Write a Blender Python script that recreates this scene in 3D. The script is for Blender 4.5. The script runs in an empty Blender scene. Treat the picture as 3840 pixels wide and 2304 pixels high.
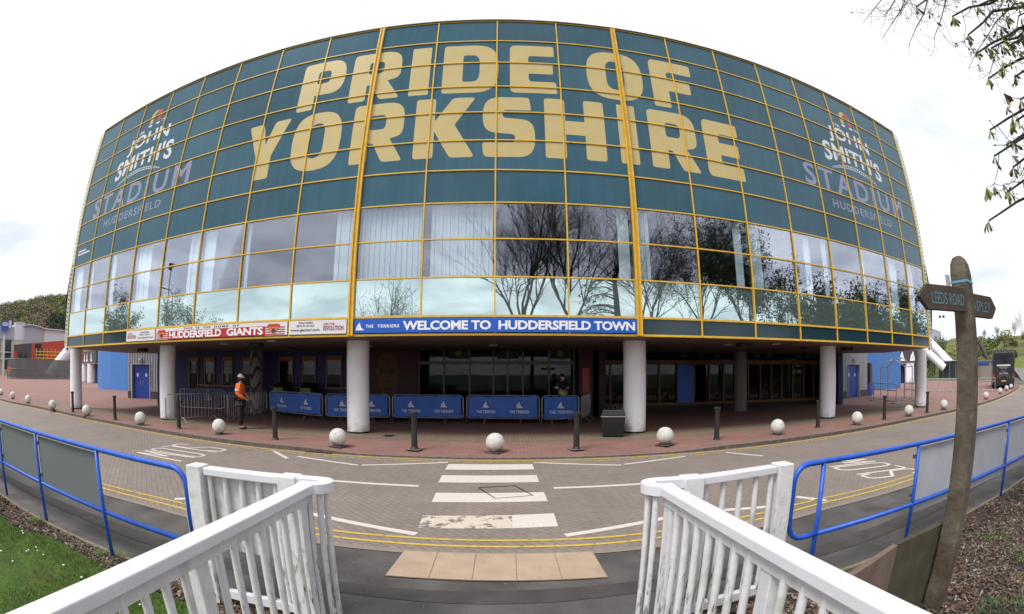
import bpy, bmesh, math, random
from mathutils import Vector, Matrix
from mathutils.geometry import tessellate_polygon
random.seed(7)
S = bpy.context.scene
COL = S.collection
R = math.radians
PI = math.pi

# ------------------------------------------------------------ camera (fisheye lens, off-centre crop)
CAMZ = 1.82
cd = bpy.data.cameras.new('camera'); cam = bpy.data.objects.new('camera', cd); COL.objects.link(cam); S.camera = cam
cd.type = 'PANO'; cd.panorama_type = 'FISHEYE_EQUISOLID'
cd.sensor_fit = 'HORIZONTAL'; cd.sensor_width = 36; cd.fisheye_lens = 1773.87 / 3840 * 36; cd.fisheye_fov = PI * 1.3
cd.clip_start = .05; cd.clip_end = 5000
cd.shift_x = 0.0038; cd.shift_y = 0.0907
cam.location = (0, 0, CAMZ); cam.rotation_euler = (PI / 2 + 0.0256, 0.0007, 0)

# ------------------------------------------------------------ sky and sun (bright overcast)
SUN_EL, SUN_AZ = R(53), R(224)      # azimuth measured from +y clockwise
W = bpy.data.worlds.new('World'); S.world = W; W.use_nodes = True
nt = W.node_tree; N = nt.nodes; L = nt.links; N.clear()
out = N.new('ShaderNodeOutputWorld'); bg = N.new('ShaderNodeBackground'); bg2 = N.new('ShaderNodeBackground'); mx = N.new('ShaderNodeMixShader')
sky = N.new('ShaderNodeTexSky'); sky.sky_type = 'NISHITA'; sky.sun_disc = False; sky.sun_elevation = SUN_EL; sky.sun_rotation = SUN_AZ
sky.air_density = 1; sky.dust_density = 2; bg.inputs[1].default_value = .12
L.new(sky.outputs[0], bg.inputs[0])
tc = N.new('ShaderNodeTexCoord'); sep = N.new('ShaderNodeSeparateXYZ'); L.new(tc.outputs['Generated'], sep.inputs[0])
mz = N.new('ShaderNodeMath'); mz.operation = 'MAXIMUM'; L.new(sep.outputs[2], mz.inputs[0]); mz.inputs[1].default_value = 0.0
ad = N.new('ShaderNodeMath'); ad.operation = 'ADD'; L.new(mz.outputs[0], ad.inputs[0]); ad.inputs[1].default_value = .22
cb = N.new('ShaderNodeCombineXYZ')
for i in (0, 1):
    dv = N.new('ShaderNodeMath'); dv.operation = 'DIVIDE'; L.new(sep.outputs[i], dv.inputs[0]); L.new(ad.outputs[0], dv.inputs[1]); L.new(dv.outputs[0], cb.inputs[i])
ns = N.new('ShaderNodeTexNoise'); ns.inputs['Scale'].default_value = 1.3; ns.inputs['Detail'].default_value = 7; ns.inputs['Roughness'].default_value = .55; ns.inputs['Distortion'].default_value = .3
L.new(cb.outputs[0], ns.inputs['Vector'])
cr = N.new('ShaderNodeValToRGB'); L.new(ns.outputs[0], cr.inputs[0])
e = cr.color_ramp.elements; e[0].position = .33; e[0].color = (.66, .71, .78, 1); e[1].position = .60; e[1].color = (.90, .90, .905, 1)
m_ = cr.color_ramp.elements.new(.45); m_.color = (.76, .785, .82, 1)
yr = N.new('ShaderNodeMapRange'); L.new(sep.outputs[1], yr.inputs[0]); yr.inputs[1].default_value = -.05; yr.inputs[2].default_value = -.45
crb = N.new('ShaderNodeValToRGB'); nsb = N.new('ShaderNodeTexNoise'); nsb.inputs['Scale'].default_value = 2.6; nsb.inputs['Detail'].default_value = 6; nsb.inputs['Distortion'].default_value = .4; L.new(cb.outputs[0], nsb.inputs['Vector']); L.new(nsb.outputs[0], crb.inputs[0])
eb = crb.color_ramp.elements; eb[0].position = .36; eb[0].color = (.66, .68, .73, 1); eb[1].position = .66; eb[1].color = (1.08, 1.08, 1.09, 1)
mb_ = N.new('ShaderNodeMix'); mb_.data_type = 'RGBA'; L.new(yr.outputs[0], mb_.inputs[0]); L.new(cr.outputs[0], mb_.inputs[6]); L.new(crb.outputs[0], mb_.inputs[7])
L.new(mb_.outputs[2], bg2.inputs[0]); bg2.inputs[1].default_value = 1.0
# cloud cover: thin gaps let some blue through
cr2 = N.new('ShaderNodeValToRGB'); L.new(ns.outputs[0], cr2.inputs[0]); cr2.color_ramp.elements[0].position = .28; cr2.color_ramp.elements[0].color = (.75, .75, .75, 1); cr2.color_ramp.elements[1].position = .42
L.new(cr2.outputs[0], mx.inputs[0]); L.new(bg.outputs[0], mx.inputs[1]); L.new(bg2.outputs[0], mx.inputs[2]); L.new(mx.outputs[0], out.inputs[0])
sd = bpy.data.lights.new('sun', 'SUN'); sun = bpy.data.objects.new('sun', sd); COL.objects.link(sun)
sd.energy = 2.0; sd.angle = R(22); sd.color = (1, .97, .92)
sdir = Vector((math.sin(SUN_AZ) * math.cos(SUN_EL), math.cos(SUN_AZ) * math.cos(SUN_EL), math.sin(SUN_EL)))
sun.rotation_euler = sdir.to_track_quat('Z', 'Y').to_euler(); sun.location = (0, 0, 60)
vs = S.view_settings; S.display_settings.display_device = 'sRGB'; vs.view_transform = 'Standard'; vs.look = 'None'; vs.exposure = 0.43; vs.gamma = 1; vs.use_curve_mapping = False
try:
    S.cycles.max_bounces = 8; S.cycles.transparent_max_bounces = 24; S.cycles.use_denoising = True; S.cycles.caustics_reflective = False; S.cycles.caustics_refractive = False
except Exception: pass

# ------------------------------------------------------------ materials
M = {}
def mat(name, col, rough=.7, var=.0, scale=8., col2=None, bump=0., bscale=60., metal=0., spec=.5, detail=6, coords='Object', thr=(.4, .6), spk=None):
    """Principled material; var = brightness mottling, col2 = second colour mixed by noise between thr."""
    m = bpy.data.materials.new(name); m.use_nodes = True; t = m.node_tree; n = t.nodes; l = t.links
    b = n['Principled BSDF']; b.inputs['Roughness'].default_value = rough; b.inputs['Metallic'].default_value = metal; b.inputs['Specular IOR Level'].default_value = spec
    c = (*col, 1); b.inputs['Base Color'].default_value = c
    tcn = n.new('ShaderNodeTexCoord'); src = tcn.outputs[coords]
    last = None
    if col2 is not None:
        no = n.new('ShaderNodeTexNoise'); no.inputs['Scale'].default_value = scale; no.inputs['Detail'].default_value = detail; l.new(src, no.inputs['Vector'])
        mr = n.new('ShaderNodeMapRange'); mr.inputs[1].default_value = thr[0]; mr.inputs[2].default_value = thr[1]; l.new(no.outputs[0], mr.inputs[0])
        mi = n.new('ShaderNodeMix'); mi.data_type = 'RGBA'; mi.inputs[6].default_value = c; mi.inputs[7].default_value = (*col2, 1); l.new(mr.outputs[0], mi.inputs[0]); last = mi.outputs[2]
    if var:
        no = n.new('ShaderNodeTexNoise'); no.inputs['Scale'].default_value = scale * 2.3; no.inputs['Detail'].default_value = detail; l.new(src, no.inputs['Vector'])
        mr = n.new('ShaderNodeMapRange'); mr.inputs[1].default_value = .3; mr.inputs[2].default_value = .7; mr.inputs[3].default_value = 1 - var; mr.inputs[4].default_value = 1 + var; l.new(no.outputs[0], mr.inputs[0])
        hs = n.new('ShaderNodeHueSaturation'); l.new(mr.outputs[0], hs.inputs['Value'])
        if last is not None: l.new(last, hs.inputs['Color'])
        else: hs.inputs['Color'].default_value = c
        last = hs.outputs[0]
    if spk is not None:
        no = n.new('ShaderNodeTexNoise'); no.inputs['Scale'].default_value = spk[1]; no.inputs['Detail'].default_value = 2; l.new(src, no.inputs['Vector'])
        mr = n.new('ShaderNodeMapRange'); mr.inputs[1].default_value = spk[2]; mr.inputs[2].default_value = spk[2] + .03; l.new(no.outputs[0], mr.inputs[0])
        mi = n.new('ShaderNodeMix'); mi.data_type = 'RGBA'; mi.inputs[7].default_value = (*spk[0], 1); l.new(mr.outputs[0], mi.inputs[0])
        if last is not None: l.new(last, mi.inputs[6])
        else: mi.inputs[6].default_value = c
        last = mi.outputs[2]
    if last is not None: l.new(last, b.inputs['Base Color'])
    if bump:
        no = n.new('ShaderNodeTexNoise'); no.inputs['Scale'].default_value = bscale; no.inputs['Detail'].default_value = 5; l.new(src, no.inputs['Vector'])
        bu = n.new('ShaderNodeBump'); bu.inputs['Strength'].default_value = bump; bu.inputs['Distance'].default_value = .02; l.new(no.outputs[0], bu.inputs['Height']); l.new(bu.outputs[0], b.inputs['Normal'])
    M[name] = m; return m

def paving(name, c1, c2, cm, bw=.2, bh=.1, mort=.006, rot=0., big=.12, stain=(.09, .08, .075)):
    m = bpy.data.materials.new(name); m.use_nodes = True; t = m.node_tree; n = t.nodes; l = t.links; b = n['Principled BSDF']; b.inputs['Roughness'].default_value = .85
    tcn = n.new('ShaderNodeTexCoord'); mp = n.new('ShaderNodeMapping'); mp.inputs['Rotation'].default_value = (0, 0, rot); l.new(tcn.outputs['Object'], mp.inputs[0])
    wn = n.new('ShaderNodeTexNoise'); wn.inputs['Scale'].default_value = 3; wn.inputs['Detail'].default_value = 3; l.new(tcn.outputs['Object'], wn.inputs['Vector'])
    vm = n.new('ShaderNodeVectorMath'); vm.operation = 'SCALE'; vm.inputs['Scale'].default_value = .03; l.new(wn.outputs['Color'], vm.inputs[0])
    va = n.new('ShaderNodeVectorMath'); va.operation = 'ADD'; l.new(mp.outputs[0], va.inputs[0]); l.new(vm.outputs[0], va.inputs[1])
    br = n.new('ShaderNodeTexBrick'); br.inputs['Scale'].default_value = 1; br.inputs['Brick Width'].default_value = bw; br.inputs['Row Height'].default_value = bh; br.inputs['Mortar Size'].default_value = mort; br.inputs['Mortar Smooth'].default_value = .4
    br.inputs['Color1'].default_value = (*c1, 1); br.inputs['Color2'].default_value = (*c2, 1); br.inputs['Mortar'].default_value = (*cm, 1); br.inputs['Bias'].default_value = -.1; l.new(va.outputs[0], br.inputs['Vector'])
    n1 = n.new('ShaderNodeTexNoise'); n1.inputs['Scale'].default_value = .55; n1.inputs['Detail'].default_value = 8; n1.inputs['Roughness'].default_value = .65; l.new(tcn.outputs['Object'], n1.inputs['Vector'])
    mr = n.new('ShaderNodeMapRange'); mr.inputs[1].default_value = .3; mr.inputs[2].default_value = .7; mr.inputs[3].default_value = 1 - big; mr.inputs[4].default_value = 1 + big; l.new(n1.outputs[0], mr.inputs[0])
    hs = n.new('ShaderNodeHueSaturation'); l.new(mr.outputs[0], hs.inputs['Value']); l.new(br.outputs['Color'], hs.inputs['Color'])
    n2 = n.new('ShaderNodeTexNoise'); n2.inputs['Scale'].default_value = 2.1; n2.inputs['Detail'].default_value = 9; n2.inputs['Roughness'].default_value = .7; l.new(tcn.outputs['Object'], n2.inputs['Vector'])
    m2 = n.new('ShaderNodeMapRange'); m2.inputs[1].default_value = .62; m2.inputs[2].default_value = .78; m2.inputs[4].default_value = .55; l.new(n2.outputs[0], m2.inputs[0])
    mi = n.new('ShaderNodeMix'); mi.data_type = 'RGBA'; mi.inputs[7].default_value = (*stain, 1); l.new(m2.outputs[0], mi.inputs[0]); l.new(hs.outputs[0], mi.inputs[6]); l.new(mi.outputs[2], b.inputs['Base Color'])
    bu = n.new('ShaderNodeBump'); bu.inputs['Strength'].default_value = .5; bu.inputs['Distance'].default_value = .006; bu.invert = True; l.new(br.outputs['Fac'], bu.inputs['Height']); l.new(bu.outputs[0], b.inputs['Normal'])
    M[name] = m; return m

def worn(name, col, under, amount=.5, scale=7., edge=.04):
    """paint worn through in patches to what lies beneath (transparent)"""
    m = mat(name, col, .7, var=.08, scale=9); t = m.node_tree; n = t.nodes; l = t.links
    no = n.new('ShaderNodeTexNoise'); no.inputs['Scale'].default_value = scale; no.inputs['Detail'].default_value = 9; no.inputs['Roughness'].default_value = .7
    tcn = n.new('ShaderNodeTexCoord'); l.new(tcn.outputs['Object'], no.inputs['Vector'])
    mr = n.new('ShaderNodeMapRange'); mr.inputs[1].default_value = amount - edge; mr.inputs[2].default_value = amount; l.new(no.outputs[0], mr.inputs[0])
    l.new(mr.outputs[0], n['Principled BSDF'].inputs['Alpha']); return m

def coated(name, refl, trans, rough=.0, graze=.3):
    """coated window glass: reflects some of the outside, lets some of the inside through"""
    m = bpy.data.materials.new(name); m.use_nodes = True; t = m.node_tree; n = t.nodes; l = t.links; n.clear()
    o = n.new('ShaderNodeOutputMaterial'); g = n.new('ShaderNodeBsdfGlossy'); g.inputs['Roughness'].default_value = rough
    lw = n.new('ShaderNodeLayerWeight'); lw.inputs[0].default_value = .35
    mi = n.new('ShaderNodeMix'); mi.data_type = 'RGBA'; mi.inputs[6].default_value = (*refl, 1); mi.inputs[7].default_value = (*[min(1, c * 1.5 + graze) for c in refl], 1); l.new(lw.outputs['Fresnel'], mi.inputs[0]); l.new(mi.outputs[2], g.inputs[0])
    no = n.new('ShaderNodeTexNoise'); no.inputs['Scale'].default_value = .6; tcn = n.new('ShaderNodeTexCoord'); l.new(tcn.outputs['Object'], no.inputs['Vector'])
    bu = n.new('ShaderNodeBump'); bu.inputs['Strength'].default_value = .02; bu.inputs['Distance'].default_value = .05; l.new(no.outputs[0], bu.inputs['Height']); l.new(bu.outputs[0], g.inputs['Normal'])
    ad = n.new('ShaderNodeAddShader'); l.new(g.outputs[0], ad.inputs[0])
    if sum(trans) > 0:
        tr = n.new('ShaderNodeBsdfTransparent'); tr.inputs[0].default_value = (*trans, 1); l.new(tr.outputs[0], ad.inputs[1])
    else:
        tr = n.new('ShaderNodeBsdfDiffuse'); tr.inputs[0].default_value = (.06, .08, .08, 1); l.new(tr.outputs[0], ad.inputs[1])
    l.new(ad.outputs[0], o.inputs[0]); M[name] = m; return m

mat('teal_film', (.031, .102, .152), .13, var=.09, scale=.4, spec=.38)
def pane_variation(name):
    m = M[name]; t = m.node_tree; n = t.nodes; l = t.links; b = n['Principled BSDF']; old = b.inputs['Base Color'].links[0].from_socket
    oi = n.new('ShaderNodeObjectInfo'); mr = n.new('ShaderNodeMapRange'); mr.inputs[3].default_value = .86; mr.inputs[4].default_value = 1.14; l.new(oi.outputs['Random'], mr.inputs[0])
    tcn = n.new('ShaderNodeTexCoord'); mp = n.new('ShaderNodeMapping'); mp.inputs['Scale'].default_value = (7, 7, .5); l.new(tcn.outputs['Object'], mp.inputs[0]); no = n.new('ShaderNodeTexNoise'); no.inputs['Scale'].default_value = 1; no.inputs['Detail'].default_value = 4; l.new(mp.outputs[0], no.inputs['Vector'])
    m2 = n.new('ShaderNodeMapRange'); m2.inputs[1].default_value = .3; m2.inputs[2].default_value = .75; m2.inputs[3].default_value = .93; m2.inputs[4].default_value = 1.12; l.new(no.outputs[0], m2.inputs[0]); mu = n.new('ShaderNodeMath'); mu.operation = 'MULTIPLY'; l.new(mr.outputs[0], mu.inputs[0]); l.new(m2.outputs[0], mu.inputs[1])
    hs = n.new('ShaderNodeHueSaturation'); l.new(mu.outputs[0], hs.inputs['Value']); l.new(old, hs.inputs['Color']); l.new(hs.outputs[0], b.inputs['Base Color'])
    n3 = n.new('ShaderNodeTexNoise'); n3.inputs['Scale'].default_value = .45; l.new(tcn.outputs['Object'], n3.inputs['Vector']); bu = n.new('ShaderNodeBump'); bu.inputs['Strength'].default_value = .12; bu.inputs['Distance'].default_value = .06; l.new(n3.outputs[0], bu.inputs['Height']); l.new(bu.outputs[0], b.inputs['Normal'])
pane_variation('teal_film'); mat('dark_film', (.018, .045, .06), .12, var=.08, scale=.4, spec=.5)
mat('gold_film', (.57, .45, .20), .3, var=.03, scale=1.2)
mat('lavender_film', (.25, .27, .42), .3); mat('white_film', (.68, .7, .76), .3); mat('red_film', (.5, .05, .04), .3); mat('amber_film', (.6, .4, .12), .3)
mat('yellow_frame', (.74, .45, .04), .4, var=.12, scale=3)
mat('dark_edge', (.03, .03, .03), .5)
coated('mirror_glass', (.46, .575, .59), (0, 0, 0), 0, .1)
coated('window_glass', (.130, .132, .155), (.76, .81, .83), 0, .16)
coated('shop_glass', (.020, .021, .022), (.34, .36, .36), 0, .01)
coated('tinted_panel', (.05, .055, .06), (.14, .15, .15), .1, .05)
tp = M['tinted_panel'].node_tree; td = tp.nodes.new('ShaderNodeBsdfDiffuse'); td.inputs[0].default_value = (.15, .165, .17, 1); ta = tp.nodes.new('ShaderNodeAddShader'); to = [x for x in tp.nodes if x.type == 'OUTPUT_MATERIAL'][0]; tl = to.inputs[0].links[0].from_socket; tp.links.new(tl, ta.inputs[0]); tp.links.new(td.outputs[0], ta.inputs[1]); tp.links.new(ta.outputs[0], to.inputs[0])
mat('blind', (.70, .73, .76), .8, var=.05, scale=2); mat('interior', (.05, .048, .055), .9, var=.2, scale=.7); mat('interior_ceiling', (.12, .11, .12), .9)
mat('soffit', (.13, .092, .08), .55, var=.1, scale=.6); mat('strip_metal', (.50, .56, .50), .5, var=.1); mat('black', (.008, .008, .009), .6); mat('black_gloss', (.012, .012, .014), .25)
mat('column_paint', (.84, .84, .90), .35, var=.03, scale=1.2, col2=(.76, .75, .80), thr=(.6, .85))
def splash(name, z1, col):
    m = M[name]; t = m.node_tree; n = t.nodes; l = t.links; b = n['Principled BSDF']; old = b.inputs['Base Color'].links[0].from_socket
    tcn = n.new('ShaderNodeTexCoord'); sp = n.new('ShaderNodeSeparateXYZ'); l.new(tcn.outputs['Object'], sp.inputs[0]); no = n.new('ShaderNodeTexNoise'); no.inputs['Scale'].default_value = 5; no.inputs['Detail'].default_value = 6; l.new(tcn.outputs['Object'], no.inputs['Vector'])
    mr = n.new('ShaderNodeMapRange'); mr.inputs[1].default_value = 0; mr.inputs[2].default_value = z1; mr.inputs[3].default_value = .35; mr.inputs[4].default_value = -.25; l.new(sp.outputs[2], mr.inputs[0]); ad_ = n.new('ShaderNodeMath'); l.new(no.outputs[0], ad_.inputs[0]); l.new(mr.outputs[0], ad_.inputs[1])
    m2 = n.new('ShaderNodeMapRange'); m2.inputs[1].default_value = .5; m2.inputs[2].default_value = .9; m2.inputs[4].default_value = .7; l.new(ad_.outputs[0], m2.inputs[0]); mi = n.new('ShaderNodeMix'); mi.data_type = 'RGBA'; mi.inputs[7].default_value = (*col, 1); l.new(m2.outputs[0], mi.inputs[0]); l.new(old, mi.inputs[6]); l.new(mi.outputs[2], b.inputs['Base Color'])
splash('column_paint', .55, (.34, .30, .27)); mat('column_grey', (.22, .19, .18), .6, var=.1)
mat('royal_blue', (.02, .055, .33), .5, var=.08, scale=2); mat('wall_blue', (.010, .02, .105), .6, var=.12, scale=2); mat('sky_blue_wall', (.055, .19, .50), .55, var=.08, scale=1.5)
mat('door_blue', (.015, .05, .36), .45, var=.05); mat('corrugated', (.36, .37, .40), .5, var=.08, scale=1); mat('plinth_grey', (.06, .06, .065), .8, var=.1)
mat('maroon', (.045, .008, .012), .6, var=.2, scale=2); mat('mural_orange', (.095, .033, .005), .6, var=.3, scale=2); mat('orange_frame', (.17, .062, .005), .45, var=.1)
mat('alu_frame', (.085, .085, .085), .4, metal=.3); mat('galv', (.42, .43, .44), .38, metal=.55, var=.15, scale=12); mat('galv_dark', (.16, .16, .165), .45, metal=.4)
mat('concrete_ball', (.60, .59, .56), .8, var=.12, scale=6, bump=.25, bscale=45, col2=(.36, .35, .33), thr=(.58, .75))
splash('concrete_ball', .22, (.16, .14, .11)); mat('bollard_black', (.022, .021, .019), .45, var=.25, scale=9, bump=.1); mat('bin_black', (.008, .008, .009), .45, var=.15, scale=5); mat('steel_trim', (.5, .5, .5), .3, metal=.8)
mat('machine_plate', (.13, .18, .02), .5); mat('banner_blue', (.035, .15, .62), .45, var=.06, scale=3); mat('sign_blue', (.012, .10, .52), .3, var=.04); mat('sign_white', (.72, .70, .74), .35); mat('sign_text', (.86, .87, .9), .35)
mat('sign_red', (.42, .02, .035), .35); mat('sign_ink', (.04, .035, .05), .5); mat('sign_orange', (.62, .16, .04), .4); mat('sign_pink', (.36, .08, .14), .4)
mat('white_paint', (.70, .69, .72), .55, var=.05, scale=4, col2=(.33, .36, .28), thr=(.60, .78), bump=.15, bscale=30)
def mossy(name, z0, z1):
    """white painted wood, green algae and dirt thicker low down on the timber"""
    m = mat(name, (.72, .71, .73), .5, var=.06, scale=5, bump=.2, bscale=25, col2=(.50, .52, .44), thr=(.55, .75)); t = m.node_tree; n = t.nodes; l = t.links; b = n['Principled BSDF']
    old = b.inputs['Base Color'].links[0].from_socket
    tcn = n.new('ShaderNodeTexCoord'); sp = n.new('ShaderNodeSeparateXYZ'); l.new(tcn.outputs['Object'], sp.inputs[0])
    mp = n.new('ShaderNodeMapping'); mp.inputs['Scale'].default_value = (34, 34, 6.5); l.new(tcn.outputs['Object'], mp.inputs[0])
    no = n.new('ShaderNodeTexNoise'); no.inputs['Scale'].default_value = 1; no.inputs['Detail'].default_value = 6; no.inputs['Roughness'].default_value = .65; l.new(mp.outputs[0], no.inputs['Vector'])
    mr = n.new('ShaderNodeMapRange'); mr.inputs[1].default_value = z0; mr.inputs[2].default_value = z1; mr.inputs[3].default_value = .13; mr.inputs[4].default_value = -.08; l.new(sp.outputs[2], mr.inputs[0])
    ad = n.new('ShaderNodeMath'); ad.operation = 'ADD'; l.new(no.outputs[0], ad.inputs[0]); l.new(mr.outputs[0], ad.inputs[1])
    rp = n.new('ShaderNodeMapRange'); rp.inputs[1].default_value = .58; rp.inputs[2].default_value = .70; l.new(ad.outputs[0], rp.inputs[0])
    n3 = n.new('ShaderNodeTexNoise'); n3.inputs['Scale'].default_value = 14; l.new(tcn.outputs['Object'], n3.inputs['Vector'])
    g = n.new('ShaderNodeMix'); g.data_type = 'RGBA'; g.inputs[6].default_value = (.13, .13, .03, 1); g.inputs[7].default_value = (.05, .05, .045, 1); l.new(n3.outputs[0], g.inputs[0])
    mi = n.new('ShaderNodeMix'); mi.data_type = 'RGBA'; l.new(rp.outputs[0], mi.inputs[0]); l.new(old, mi.inputs[6]); l.new(g.outputs[2], mi.inputs[7]); l.new(mi.outputs[2], b.inputs['Base Color']); return m
mossy('picket_paint', 0, 1.1)
mat('rail_paint', (.74, .73, .78), .42, var=.04, scale=3, bump=.1, bscale=20, spk=((.42, .42, .40), 26, .73))
mat('rail_blue', (.018, .105, .56), .38, var=.18, scale=5, bump=.1, bscale=30, spk=((.07, .05, .05), 22, .69)); mat('panel_white', (.46, .48, .53), .4, var=.07, scale=1.5, col2=(.38, .40, .42), thr=(.5, .8))
mat('old_oak', (.075, .06, .04), .85, var=.35, scale=3, col2=(.13, .11, .085), thr=(.4, .65), bump=.6, bscale=18); mat('sign_oak', (.06, .042, .032), .8, var=.25, scale=6, bump=.3)
mat('letter_blue', (.10, .19, .25), .8); mat('strap_blue', (.12, .32, .45), .4)
paving('road_blocks', (.255, .208, .184), (.218, .180, .161), (.150, .124, .11), .2, .1, .006, R(45))
paving('plaza_bricks', (.30, .155, .130), (.235, .128, .110), (.15, .10, .085), .2, .1, .007, R(0), .14, (.11, .075, .06))
paving('buff_blocks', (.25, .19, .125), (.19, .15, .10), (.10, .08, .06), .2, .1, .007, R(90))
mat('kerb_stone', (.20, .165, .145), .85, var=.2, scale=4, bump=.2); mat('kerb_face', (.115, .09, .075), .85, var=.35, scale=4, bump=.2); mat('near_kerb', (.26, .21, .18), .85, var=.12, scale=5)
mat('asphalt', (.108, .100, .098), .88, var=.30, scale=.9, col2=(.078, .072, .07), thr=(.45, .62), bump=.6, bscale=140, spk=((.32, .31, .29), 60, .70)); mat('asphalt_patch', (.068, .060, .058), .9, var=.2, scale=2, bump=.5, bscale=140, spk=((.2, .19, .18), 60, .72))
mat('asphalt_far', (.18, .175, .18), .9, var=.08, scale=.3)
mat('tactile', (.44, .325, .235), .8, var=.1, scale=2, col2=(.39, .29, .205), thr=(.5, .75), bump=.5, bscale=38); mat('joint', (.30, .22, .155), .9); mat('edging', (.20, .165, .115), .9, var=.3, scale=9, bump=.3)
worn('mark_white', (.66, .60, .55), None, .34, 9); worn('mark_worn', (.62, .54, .46), None, .46, 6); worn('mark_yellow', (.62, .42, .06), None, .43, 11, .06); worn('mark_yellow_faint', (.5, .38, .12), None, .50, 9, .08)
mat('lawn', (.055, .11, .010), .9, var=.35, scale=2, col2=(.085, .10, .022), thr=(.5, .75), bump=.8, bscale=120); mat('soil', (.055, .038, .028), .95, var=.4, scale=7, bump=.8, bscale=50)
mat('land', (.10, .10, .06), .95, var=.3, scale=.05)
mat('skin', (.42, .24, .17), .6); mat('hivis_orange', (.95, .16, .01), .6, var=.06); mat('hivis_yellow', (.45, .8, .03), .6); mat('navy', (.012, .014, .025), .8); mat('reflective', (.55, .55, .56), .4); mat('helmet', (.7, .66, .6), .35); mat('hair', (.02, .015, .012), .8); mat('trouser', (.009, .009, .01), .85)
mat('concrete_panel', (.17, .12, .095), .85, var=.2, scale=3, bump=.2); mat('dark_panel', (.062, .055, .035), .85, var=.3, scale=2.5, bump=.2)
mat('bark', (.055, .042, .036), .9, var=.3, scale=12, bump=.5, bscale=30); mat('twig', (.05, .032, .032), .85)

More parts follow.
